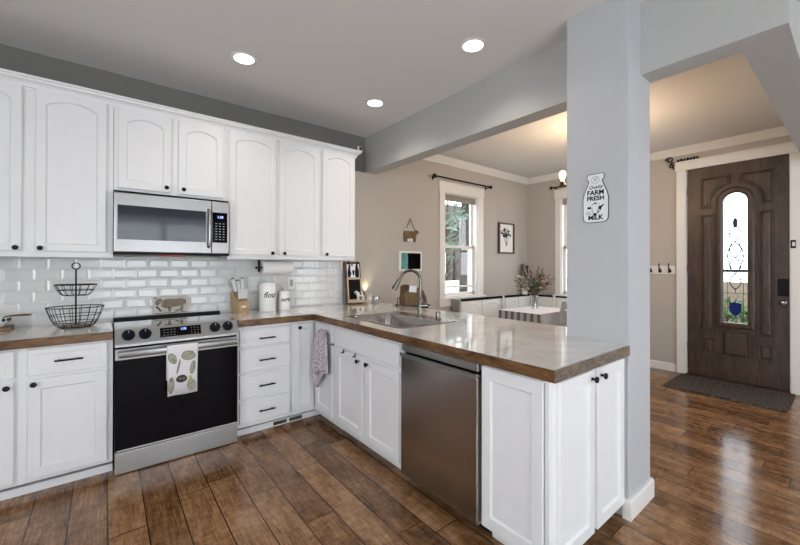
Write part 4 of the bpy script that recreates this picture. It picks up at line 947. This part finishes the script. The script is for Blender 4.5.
sash_window('window_1', 'white double-hung window with garden view above the corner bench', 'x', 0.0, NW[0], NW[1], NW[2], NW[3], 1.605, (.098, .125, .125), 1, True)
sash_window('window_2', 'white double-hung window partly hidden by the grey pillar', 'y', XE, EW[0], EW[1], EW[2], EW[3], 1.62, (.09, .09, .125), 1, False)
def blind(label, axis, a0, a1, z0, z1, c):
    mb = MB()
    for k in range(4):
        za = z0 + (z1 - z0) * k / 4; zb = z0 + (z1 - z0) * (k + 1) / 4 - .003
        if axis == 'x': mb.box(a0, a1, c, c + .022, za, zb, .005)
        else: mb.box(c, c + .022, a0, a1, za, zb, .005)
    single('window_blind', mb, 'blind_fabric', label, 'blind', 'raised window blinds')
blind('raised beige blind bunched at the top of the garden window', 'x', 3.594, 4.254, 2.235, 2.325, .018)
blind('raised beige blind at the top of the window beside the pillar', 'y', -1.484, -.616, 2.295, 2.385, XE + .018)
# curtain rods
t = T('curtain_rod', 'black curtain rod above the garden window', 'curtain rod', (3.9, -.08, 2.515), 'curtain rods')
t.part('rod', MB().tube([(3.33, -.08, 2.512), (4.48, -.08, 2.512)], .010, 10), 'black_metal', smooth=True)
for x in (3.32, 4.49): t.part('finial', MB().ball((x, -.08, 2.512), .026, 12, 8), 'black_metal', smooth=True)
for x in (3.36, 4.455): t.part('bracket', MB().tube([(x, -.002, 2.50), (x, -.08, 2.50)], .007, 8).box(x - .012, x + .012, -.006, -.0005, 2.475, 2.525), 'black_metal', smooth=True)
t = T('curtain_rod', 'dark curtain rod end above the window beside the pillar', 'curtain rod', (5.5, -1.0, 2.57), 'curtain rods')
t.part('rod', MB().tube([(5.5, -1.58, 2.568), (5.5, -.49, 2.568)], .010, 10), 'black_metal', smooth=True)
for y in (-.478, -1.59): t.part('finial', MB().ball((5.5, y, 2.568), .026, 12, 8), 'black_metal', smooth=True)
for y in (-.53, -1.54): t.part('bracket', MB().tube([(XE - .002, y, 2.556), (5.5, y, 2.556)], .007, 8), 'black_metal', smooth=True)
# botanical picture
t = T('framed_picture', 'wood framed botanical print of dark leaves on the dining wall', 'picture', (4.965, -.01, 1.525))
mb = MB(); 
for r in ((4.762, 5.170, 1.525, 1.548), (4.762, 5.170, 1.990, 2.013), (4.762, 4.790, 1.548, 1.990), (5.142, 5.170, 1.548, 1.990)): mb.box(r[0], r[1], -.034, -.001, r[2], r[3], .002)
t.part('frame', mb, 'dark_wood'); pr = t.part('print', MB().box(4.788, 5.144, -.016, -.010, 1.546, 1.992), 'paper')
random.seed(3); mb = MB()
for k in range(26):
    a = random.uniform(.1, PI - .1); r = random.uniform(.03, .15); cx, cz = 4.966 + r * math.cos(a) * .85, 1.78 + r * math.sin(a); L = random.uniform(.028, .05); th = a + random.uniform(-.7, .7)
    d1 = Vector((math.cos(th), 0, math.sin(th))); d2 = Vector((-math.sin(th), 0, math.cos(th))); c = Vector((cx, -.0166, cz))
    mb.add([c - d1 * L, c + d2 * L * .38, c + d1 * L, c - d2 * L * .38], [(0, 1, 2, 3)])
for k in range(7):
    a = .4 + k * .38; mb.tube([(4.966, -.0166, 1.64), (4.966 + .10 * math.cos(a), -.0166, 1.78 + .10 * math.sin(a))], .0018, 4)
t.part('leaves', mb, 'leaf_dark', pr)

# corner bench along both walls
BZ1 = 0.858
t = T('corner_bench', 'white built-in corner bench with black ledge and arched back panels', 'bench', (4.7, -.2, 0))
t.part('ledge', MB().box(3.742, 5.575, -.145, -.026, BZ1 - .018, BZ1, .003).box(5.440, 5.560, -1.75, -.145, BZ1 - .018, BZ1, .003), 'matte_black', label='black ledge along the top of the bench back')
t.part('back', MB().box(3.742, 5.560, -.118, -.030, .44, BZ1 - .019).box(5.462, 5.555, -1.75, -.119, .44, BZ1 - .019), 'bench_white')
for a0, a1 in ((3.76, 4.20), (4.225, 4.66), (4.785, 5.11), (5.13, 5.455)): 
    t.part('back_panel', front(-.1365, '', a0, a1, .47, BZ1 - .024, .045, .045, .06, depth=.007, thick=.018), 'bench_white')
for b0, b1 in ((-.53, -.16), (-1.10, -.60), (-1.65, -1.15)):
    t.part('back_panel', front(5.443, '', b0, b1, .47, BZ1 - .024, .045, .045, .06, facing='-x', depth=.007, thick=.018), 'bench_white')
t.part('end_post', MB().box(3.700, 3.741, -.165, -.026, 0, BZ1 + .014, .006), 'taupe_paint')
t.part('post', MB().box(4.700, 4.735, -.150, -.137, .44, BZ1 + .020, .005), 'bench_white'); t.part('post', MB().box(5.428, 5.442, -.585, -.545, .44, BZ1 + .020, .005), 'bench_white')
t.part('seat', MB().box(3.742, 5.560, -.52, -.120, .41, .445, .006).box(5.06, 5.455, -1.75, -.521, .41, .445, .006), 'bench_white')
t.part('base', MB().box(3.76, 5.54, -.48, -.12, 0, .41).box(5.10, 5.54, -1.73, -.48, 0, .41), 'bench_white')
# dining table with cloth
tx0, tx1, ty0, ty1, tz = 4.06, 4.86, -1.135, -.55, .742
t = T('dining_table', 'small dining table in the bench corner under a white cloth', 'table', (4.5, -.85, 0))
t.part('tabletop', MB().box(tx0, tx1, ty0, ty1, tz - .03, tz, .004), 'light_wood')
for x in (tx0 + .05, tx1 - .05):
    for y in (ty0 + .05, ty1 - .05): t.part('leg', MB().box(x - .03, x + .03, y - .03, y + .03, 0, tz - .031, .004), 'bench_white')
t = T('tablecloth', 'white tablecloth with grey striped border over the dining table', 'tablecloth', (4.5, -.85, tz))
t.part('top', MB().box(tx0 - .004, tx1 + .004, ty0 - .004, ty1 + .004, tz + .001, tz + .005, .002), 'white_cloth')
mb = MB()
def skirt(mb, p0, p1, n, waves, amp, drop, seg=40):
    p0, p1, n = Vector(p0), Vector(p1), Vector(n); vs = []
    for j, zf in enumerate((0, .15, .5, 1)):
        for k in range(seg + 1):
            f = k / seg; vs.append(p0 + (p1 - p0) * f + n * (.004 + zf * (.012 + amp * (1 + math.sin(f * waves * 2 * PI)))) - Z * drop * zf)
    return mb.add(vs, [(i * (seg + 1) + k, i * (seg + 1) + k + 1, (i + 1) * (seg + 1) + k + 1, (i + 1) * (seg + 1) + k) for i in range(3) for k in range(seg)])
zt = tz + .003
skirt(mb, (tx0 - .002, ty1, zt), (tx0 - .002, ty0, zt), (-1, 0, 0), 3, .006, .26); t.part('striped_side', mb, 'cloth_stripes', smooth=True)
mb = MB(); skirt(mb, (tx0, ty0 - .002, zt), (tx1, ty0 - .002, zt), (0, -1, 0), 4, .006, .26); skirt(mb, (tx1 + .002, ty0, zt), (tx1 + .002, ty1, zt), (1, 0, 0), 3, .006, .26); skirt(mb, (tx1, ty1 + .002, zt), (tx0, ty1 + .002, zt), (0, 1, 0), 4, .006, .26)
t.part('hanging_side', mb, 'soft_grey', smooth=True)
# glass vase with dried bouquet
vx, vy, vz = 4.56, -.765, tz + .0055
single('glass_vase', MB().lathe([(.045, 0), (.050, .004), (.046, .03), (.038, .09), (.042, .14), (.055, .185), (.053, .185), (.040, .14), (.035, .09), (.040, .03), (.001, .012)], (vx, vy, vz), 'z', 28), 'clear_glass', 'clear flared glass vase on the white tablecloth', 'vase', smooth=True)
def bouquet(label, base, n, spread, h0, h1, mats, seed, rsize, clear, group=None, asym=None):
    random.seed(seed)
    t = T('dried_bouquet', label, 'flowers', base, group); base = Vector(base)
    lv = MB()
    for k in range(n):
        a = random.uniform(0, 2 * PI); r = spread * math.sqrt(random.uniform(.03, 1)) * (asym(a) if asym else 1); h = random.uniform(h0, h1) * (1.0 - .28 * (r / spread) ** 2)
        tip = base + Vector((r * math.cos(a), r * math.sin(a) * .8, h))
        mid = base + Vector((r * math.cos(a) * .11, r * math.sin(a) * .09, clear)); foot = base + Vector((-r * math.cos(a) * .05, -r * math.sin(a) * .05, .016))
        q = mid + (tip - mid) * .5 + Vector((0, 0, .03)); st = t.part('stem', MB().tube([foot, mid, q, tip], .0016, 5), 'stem_green')
        m = mats[k % len(mats)]; hb = MB(); s = random.uniform(.7, 1.25) * rsize
        if k % 4 == 1:                                     # a round bloom
            hb.ball(tip, s * 1.5, 9, 6, .8)
            for j in range(9):
                b = 2 * PI * j / 9; hb.ball(tip + Vector((math.cos(b), math.sin(b), .15)) * s * 1.3, s * .65, 6, 5, .6)
        else:                                              # a feathery spike
            d = (tip - q).normalized(); hb.tube([tip, tip + d * .03, tip + d * .06], .0022, 5)
            for j in range(12):
                p = tip - d * (.012 * (12 - j) - .06); sd = Vector((random.uniform(-1, 1), random.uniform(-1, 1), random.uniform(-.3, .8))) * s * (1.0 - .06 * j)
                hb.ball(p + sd, s * .34, 6, 5, 1.2)
        t.part('flower_head', hb, m, st, smooth=True)
        for j in range(3):
            p = mid + (tip - mid) * random.uniform(.25, .75); d = Vector((random.uniform(-1, 1), random.uniform(-1, 1), random.uniform(.1, .9))).normalized(); e = d.orthogonal().normalized()
            lv.add([p, p + d * .035 + e * .008, p + d * .06, p + d * .035 - e * .008], [(0, 1, 2, 3)])
    t.part('leaves', lv, 'leaf_dark')
    return t
bouquet('pale dried flower bouquet standing in the glass vase', (vx, vy, vz + .002), 84, .27, .32, .56, ['petal_dusty', 'petal_dark', 'petal_dusty', 'petal_peach', 'stem_green', 'soft_grey', 'petal_dusty'], 5, .017, .185)
# white pot with dark bouquet in the corner of the ledge
px_, py_, pz_ = 5.385, -.082, BZ1 + .0005
single('white_pot', MB().lathe([(.060, 0), (.066, .004), (.078, .150), (.081, .155), (.076, .155), (.063, .012), (.001, .012)], (px_, py_, pz_), 'z', 28, 1, .58), 'white_ceramic', 'white tapered pot on the black bench ledge in the room corner', 'pot', smooth=True)
bouquet('dark dried flowers in the white pot in the room corner', (px_, py_, pz_ + .01), 34, .19, .24, .46, ['petal_dark', 'petal_dark', 'petal_dusty'], 11, .018, .15, asym=lambda a: .30 if math.sin(a) > -.2 or math.cos(a) > .3 else 1.0)
# chair at the table
t = T('dining_chair', 'taupe painted dining chair seen at the pillar edge, facing the table', 'chair', (4.49, -1.03, 0))
cx0, cx1 = 4.285, 4.70
for x in (cx0, cx1):
    t.part('leg', MB().box(x - .018, x + .018, -.875, -.84, 0, .44, .003), 'taupe_paint')
    mb = MB(); mb.prism([(-1.255, 0), (-1.22, 0), (-1.205, .44), (-1.305, .90), (-1.342, .90), (-1.243, .44)], (x, 0, 0), Y, Z, X, -.018, .018); t.part('leg', mb, 'taupe_paint')
t.part('seat', MB().box(cx0 - .02, cx1 + .02, -1.203, -.83, .44, .468, .006), 'taupe_paint')
mb = MB()
for za, zb in ((.60, .65), (.70, .75), (.80, .875)):
    mb.prism([(-1.232 - .216 * (za - .44), za), (-1.216 - .216 * (za - .44), za), (-1.216 - .216 * (zb - .44), zb), (-1.232 - .216 * (zb - .44), zb)], (0, 0, 0), Y, Z, X, cx0 + .018, cx1 - .018)
t.part('backrest', mb, 'taupe_paint')

# ------------------------------------------------------------------ lamps
for (x, y), lab in (((0.722, -0.834), 'round recessed ceiling light above the microwave'), ((1.868, -1.953), 'round recessed ceiling light nearest the pillar'), ((1.857, -0.825), 'round recessed ceiling light near the end of the upper cabinets')):
    t = T('recessed_light', lab, 'ceiling light', (x, y, ZC), 'recessed ceiling lights')
    t.part('trim_ring', MB().lathe([(.066, -.0005), (.066, -.004), (.082, -.007), (.088, -.004), (.088, -.0005)], (x, y, ZC), 'z', 32), 'white_trim', smooth=True)
    t.part('diffuser', MB().lathe([(.066, -.001), (.066, -.0035), (.001, -.0045)], (x, y, ZC), 'z', 32), 'lamp_disc')
    l = bpy.data.lights.new('recessed_lamp', 'SPOT'); l.energy = 20; l.color = (1.0, 0.90, 0.78); l.spot_size = math.radians(140); l.spot_blend = 0.7; l.shadow_soft_size = 0.06
    lo = bpy.data.objects.new('recessed_lamp', l); C.objects.link(lo); lo.location = (0, 0, -.02); lo.parent = t.o
hx, hy, hz = 3.84, -1.84, 2.16
t = T('chandelier', 'bronze chandelier with bare warm bulbs, mostly hidden by the pillar', 'chandelier', (hx, hy, hz))
t.part('stem', MB().tube([(hx, hy, ZC - .02), (hx, hy, hz)], .008, 8).lathe([(.06, -.001), (.06, -.02), (.01, -.03)], (hx, hy, ZC), 'z', 20).ball((hx, hy, hz), .03, 12, 8), 'bronze', smooth=True)
for k in range(4):
    a = math.radians(135) + k * PI / 2; d = Vector((math.cos(a), math.sin(a), 0)); c = Vector((hx, hy, hz))
    am = t.part('arm', MB().tube([c, c + d * .12 - Z * .02, c + d * .24 - Z * .005, c + d * .275 + Z * .012], .008, 8).lathe([(.012, 0), (.030, .006), (.028, .022), (.018, .026), (.018, .045), (.001, .046)], c + d * .283 + Z * .0, 'z', 16), 'bronze', smooth=True)
    t.part('bulb', MB().lathe([(.012, 0), (.020, .018), (.030, .05), (.031, .075), (.020, .100), (.001, .108)], c + d * .283 + Z * .047, 'z', 16), 'warm_bulb', am, smooth=True)
l = bpy.data.lights.new('chandelier_light', 'POINT'); l.energy = 42; l.color = (1.0, 0.72, 0.46); l.shadow_soft_size = 0.15
lo = bpy.data.objects.new('chandelier_light', l); C.objects.link(lo); lo.location = (0, 0, .12); lo.parent = t.o

# ------------------------------------------------------------------ entry: front door
t = T('door_1', 'dark brown front door with arched leaded glass', 'door', (XE, -2.65, 0), kind='structure')
DX = XE + .022; DO = (DX, 0, 0); du = -Y
cs, hw, zs = 2.655, .108, 2.075
op = arch_poly(cs - hw, cs + hw, .675, zs + hw, hw, 20)
mb = MB(); framed(mb, DO, du, Z, -X, 2.213, 3.087, .012, 2.524, .045, op, depth=.012, slope=.004, hole=True)
slab = t.part('leaf', mb, 'door_wood')
mb = MB()
def ring(mb, outer, e, h0, h1):
    inn = poly_inset(outer, e); k = len(outer); m1 = poly_inset(outer, e * .3); m2 = poly_inset(outer, e * .7)
    L = [(outer, h0), (m1, h1), (m2, h1), (inn, h0)]
    P = lambda p, d: Vector(DO) + du * p[0] + Z * p[1] - X * d
    mb.add([P(p, d) for l, d in L for p in l], [(i * k + j, i * k + (j + 1) % k, (i + 1) * k + (j + 1) % k, (i + 1) * k + j) for i in range(3) for j in range(k)])
ring(mb, arch_poly(cs - hw - .062, cs + hw + .062, .613, zs + hw + .062, hw + .062, 20), .064, -.001, .016)
t.part('glass_surround', mb, 'door_wood', slab, smooth=True)
def raised(poly):
    mb = MB(); L = [(poly, -.001), (poly_inset(poly, .005), .016), (poly_inset(poly, .013), .016), (poly_inset(poly, .018), .001), (poly_inset(poly, .024), .001), (poly_inset(poly, .042), .012)]
    k = len(poly); P = lambda p, d: Vector(DO) + du * p[0] + Z * p[1] - X * d
    mb.add([P(p, d) for l, d in L for p in l], [(i * k + j, i * k + (j + 1) % k, (i + 1) * k + (j + 1) % k, (i + 1) * k + j) for i in range(5) for j in range(k)] + [tuple(5 * k + j for j in range(k))])
    t.part('panel', mb, 'door_wood', slab)
r_ = .215; a0 = math.asin((2.050 - zs) / r_); a1 = math.acos(.035 / r_)
arc = [(cs - r_ * math.cos(a), zs + r_ * math.sin(a)) for a in [a0 + (a1 - a0) * k / 12 for k in range(13)]]
polyL = [(2.335, 2.012), (arc[0][0] + 0.0, 2.012)] + arc + [(2.620, 2.400), (2.335, 2.400)]
raised(polyL); raised([(2 * cs - a, b) for a, b in polyL][::-1])
for p in ((2.335, 2.474, .550, 1.952), (2.846, 2.975, .550, 1.952), (2.345, 2.468, .295, .478), (2.842, 2.970, .295, .478), (2.532, 2.786, .285, .590)): raised([(p[0], p[2]), (p[1], p[2]), (p[1], p[3]), (p[0], p[3])])
P = lambda a, b, d=0.0: Vector((DX + .020 - d, -a, b))
gp = arch_poly(cs - hw - .004, cs + hw + .004, .671, zs + hw + .004, hw + .004, 20)
mb = MB(); mb.prism(gp, (DX + .022, 0, 0), du, Z, X, 0, .004); gl = t.part('glass', mb, 'door_glass', slab)
mb = MB()
for s in (-.068, .068): mb.tube([P(cs + s, .68), P(cs + s, 1.62)], .0034, 5)
for z in (.725, 1.02, 1.44): mb.tube([P(cs - hw, z), P(cs + hw, z)], .0034, 5)
for s in (-1, 1):
    mb.tube([P(cs + s * .050 * math.sin((z - 1.06) / .185 * PI / 1.0) * (1.0 if z > 1.06 else .4), z) for z in [1.06 + .74 * k / 40 for k in range(41)]], .0062, 5)
    mb.tube([P(cs + s * (.030 + .038 * math.sin((z - 1.30) / .30 * PI)), z) for z in [1.30 + .30 * k / 16 for k in range(17)]], .0055, 5)
    mb.tube([P(cs + s * .085, 1.44), P(cs + s * .05, 1.48), P(cs + s * .03, 1.40)], .005, 5)
mb.tube([P(cs, 1.02), P(cs - .028, .985), P(cs, .95), P(cs + .028, .985)], .0026, 5, closed=True).tube([P(cs, 1.02), P(cs, 1.08)], .004, 5)
t.part('leading', mb, 'lead', gl)
t.part('dark_bar', MB().box(DX + .010, DX + .021, -cs - hw, -cs + hw, 1.262, 1.292), 'lead', gl)
mb = MB(); mb.prism(blob(cs, 1.83, .022, .060), (DX + .018, 0, 0), du, Z, X, 0, .003); t.part('leaf_jewel', mb, 'lead', gl)
mb = MB(); mb.prism([(cs - .052, .905), (cs - .052, .82), (cs - .03, .775), (cs, .757), (cs + .03, .775), (cs + .052, .82), (cs + .052, .905), (cs, .920)], (DX + .012, 0, 0), du, Z, X, 0, .006); t.part('blue_shield', mb, 'blue_glass', gl, label='blue glass shield at the bottom of the door glass')
mb = MB(); mb.prism([(cs - .10, .70), (cs - .02, .70), (cs - .03, .80), (cs - .03, .96), (cs - .09, .93)], (DX + .024, 0, 0), du, Z, X, 0.003, .0035)
mb = MB().box(DX - .020, DX - .0005, -3.083, -3.000, 1.012, 1.197, .006); kp = t.part('keypad_lock', mb, 'black_plastic')
t.part('handle', MB().lathe([(.032, 0), (.032, -.008), (.014, -.014), (.012, -.035), (.026, -.045), (.029, -.060), (.020, -.072), (.001, -.074)], (DX - .0005, -3.038, .943), 'x', 20), 'chrome', smooth=True)
for z in (.35, 1.30, 2.25): t.part('hinge', MB().tube([(DX - .008, -2.206, z - .05), (DX - .008, -2.206, z + .05)], .007, 8), 'black_metal', smooth=True)
t.part('threshold', MB().box(XE - .02, XE + .10, -3.098, -2.202, .0005, .011), 'bronze')
mb = MB().box(XE - .022, XE - .0005, -2.205, -2.110, 0, 2.518, .003).box(XE - .022, XE - .0005, -3.195, -3.098, 0, 2.518, .003).box(XE - .026, XE - .0005, -3.20, -2.098, 2.518, 2.615, .003).box(XE - .036, XE - .0005, -3.20, -2.090, 2.615, 2.632, .003)
mb.box(XE, XE + .10, -2.210, -2.2005, 0, 2.534).box(XE, XE + .10, -3.0995, -3.09, 0, 2.534).box(XE, XE + .10, -3.09, -2.21, 2.526, 2.5345)
t.part('casing', mb, 'white_trim', label='white door casing')
t = T('door_latch_guard', 'small black square latch fitting on the white casing beside the door', 'latch', (XE - .024, -3.118, 1.52))
t.part('plate', MB().box(XE - .034, XE - .0225, -3.138, -3.099, 1.520, 1.606, .003), 'black_metal'); t.part('opening', MB().box(XE - .0352, XE - .0342, -3.133, -3.112, 1.542, 1.584), 'white_trim')
# mat, coat hooks, iron decoration over the door
mb = MB().box(4.79, 5.49, -3.14, -2.185, 0.0005, 0.022, .006); single('door_mat', mb, 'mat_fibre', 'dark brown textured door mat in front of the front door', 'mat')
t = T('coat_rack', 'white coat rack board with dark hooks on the wall left of the front door', 'coat rack', (XE - .01, -1.75, 1.22))
t.part('board', MB().box(XE - .020, XE - .0005, -2.097, -1.40, 1.226, 1.334, .004), 'white_trim')
for y in (-1.495, -1.607, -1.719, -1.829, -1.935, -2.040):
    t.part('hook', MB().tube([(XE - .021, y, 1.30), (XE - .028, y, 1.275), (XE - .055, y, 1.285), (XE - .066, y, 1.33), (XE - .060, y, 1.365)], [.008, .008, .007, .006, .007], 8).tube([(XE - .022, y, 1.285), (XE - .034, y, 1.250), (XE - .055, y, 1.252), (XE - .058, y, 1.268)], .0075, 8).box(XE - .026, XE - .0202, y - .018, y + .018, 1.250, 1.285, .004), 'black_metal', smooth=True)
t = T('iron_scroll', 'dark wrought iron scroll ornament at the corner above the front door', 'wall decoration', (XE - .02, -2.05, 2.60))
c = Vector((XE - .014, -2.062, 2.63))
sc = lambda cc, r0, turns, s: [cc + Vector((0, s * (r0 * (1 - .75 * k / 30)) * math.cos(turns * 2 * PI * k / 30), (r0 * (1 - .75 * k / 30)) * math.sin(turns * 2 * PI * k / 30))) for k in range(31)]
t.part('scroll', MB().tube(sc(c + Vector((0, .025, .045)), .042, 1.3, 1), .0075, 6).tube(sc(c + Vector((0, 0, -.035)), .034, 1.2, -1), .0065, 6).tube([c + Vector((0, .01, .01)), c + Vector((0, -.02, -.08))], .006, 6), 'black_metal', smooth=True)
mb = MB()
for k in range(7): y = -2.12 - k * .032; mb.box(XE - .030, XE - .014, y - .022, y, 2.634, 2.662 + .006 * (k % 2), .003)
t.part('top_bar', mb.box(XE - .028, XE - .016, -2.34, -2.06, 2.6335, 2.642), 'black_metal')

# ------------------------------------------------------------------ outside
g_ = struct('ground', MB().box(XE + .16, 30, -30, 30, -0.35, -0.12).box(-20, XE + .16, .16, 30, -.35, -.12), 'concrete', cat='ground')
def bush(name, label, c, r, n, mat, seed, group=None, flat=1.0):
    random.seed(seed); t = T(name, label, 'shrub', (c[0], c[1], -.119), group); mb = MB(); c = Vector(c)
    for k in range(n):
        d = Vector((random.gauss(0, 1), random.gauss(0, 1), random.gauss(0, 1))).normalized() * r * random.uniform(.55, 1); d.z *= flat
        p = c + d; e1 = Vector((random.uniform(-1, 1), random.uniform(-1, 1), random.uniform(-1, 1))).normalized(); e2 = e1.orthogonal().normalized(); s = random.uniform(.03, .07)
        mb.add([p - e1 * s, p + e2 * s * .5, p + e1 * s, p - e2 * s * .5], [(0, 1, 2, 3)])
    t.part('leaves', mb, mat); st = MB()
    for k in range(6): st.tube([(c.x + .05 * math.cos(k), c.y + .05 * math.sin(k), -.12), c + Vector((r * .5 * math.cos(k), r * .5 * math.sin(k), r * .3 * flat))], .012, 5)
    t.part('branches', st, 'bark'); return t
bush('porch_shrub', 'green shrub outside, seen through the bottom of the front door glass', (7.35, -2.25, .42), .42, 700, 'shrub_leaf', 4)
single('porch_wall', MB().box(9.4, 9.6, -6, 4, -.12, 1.02), 'tan_stucco', 'low tan wall outside, seen through the front door glass', 'wall', kind='structure')
def conifer(label, x, y, h, seed):
    random.seed(seed); t = T('conifer_tree', label, 'tree', (x, y, -.119), 'conifers behind the window')
    t.part('trunk', MB().tube([(x, y, -.12), (x + .05, y, h * .5), (x, y, h)], [.17, .12, .02], 9), 'bark', smooth=True)
    mb = MB(); nb = 70
    for k in range(nb):
        f = k / nb; z = 1.9 + (h - 2.0) * f; L = 1.9 * (1 - f) + .25; a = random.uniform(0, 2 * PI); d = Vector((math.cos(a), math.sin(a), -.22)).normalized()
        for j in range(34):
            s = L * random.uniform(.12, 1); p = Vector((x, y, z)) + d * s + Vector((0, 0, -.10 * s * s)) + Vector((random.gauss(0, .07), random.gauss(0, .07), random.gauss(0, .05)))
            e1 = (d + Vector((random.uniform(-.8, .8), random.uniform(-.8, .8), random.uniform(-.9, .1)))).normalized(); e2 = e1.orthogonal().normalized(); q = random.uniform(.09, .20)
            mb.add([p, p + e1 * q + e2 * q * .22, p + e1 * q * 2, p + e1 * q - e2 * q * .22], [(0, 1, 2, 3)])
    t.part('needles', mb, 'pine_needles'); return t
conifer('tall conifer outside the garden window, nearer the house', 7.5, 3.1, 6.2, 21)
conifer('tall conifer outside the garden window, farther from the house', 13.2, 5.2, 7.0, 22)
random.seed(9)
ordn = ['first', 'second', 'third', 'fourth', 'fifth', 'sixth', 'seventh', 'eighth', 'ninth', 'tenth']
for k in range(10):
    x, y = 8.2 + k * .62, 8.0 + (k % 2) * 1.3
    t = T('bare_tree', 'thin bare trunk beyond the white fence outside, ' + ordn[k] + ' from left', 'tree', (x, y, -.119), 'bare trees behind the white fence')
    r = random.uniform(.045, .09)
    t.part('trunk', MB().tube([(x, y, -.12), (x + random.uniform(-.06, .06), y, 1.6), (x + random.uniform(-.1, .1), y, 4.5)], [r, r * .8, r * .4], 8), 'bark', smooth=True)
    mb = MB()
    for j in range(14):
        z = random.uniform(.5, 3.0); a = random.uniform(0, 2 * PI); p = Vector((x + .02, y, z)); d = Vector((math.cos(a) * .26, math.sin(a) * .26, random.uniform(.3, .9)))
        mb.tube([p, p + d * .5 + Vector((0, 0, .08)), p + d * 1.0], [.022, .016, .008], 5)
    t.part('branches', mb, 'bark')
mb = MB().box(4.5, 10.4, 5.55, 5.61, -.12, 0.74)
t = T('white_fence', 'low white fence outside the garden window', 'fence', (7.5, 5.58, -.119))
t.part('boards', mb, 'outdoor_white'); t.part('top_rail', MB().box(4.5, 10.4, 5.52, 5.64, .741, .79, .01), 'outdoor_white')
t = T('neighbour_house', 'brown house wall with a white window far outside the garden window', 'house', (13, 11.5, -.119))
t.part('wall', MB().box(9, 20, 11.0, 13, -.12, 3.4), 'house_brown'); mb = MB(); mb.prism([(-.6, 3.4), (2.6, 3.4), (1.0, 5.0)], (0, 11.0, 0), Y, Z, X, 8.7, 20.3); t.part('roof', mb, 'bark')
wf = t.part('window', MB().box(13.2, 14.8, 10.95, 10.995, .9, 2.3), 'outdoor_white'); t.part('pane', MB().box(13.3, 13.95, 10.93, 10.949, 1.0, 2.2).box(14.05, 14.7, 10.93, 10.949, 1.0, 2.2), 'black_glass', wf)
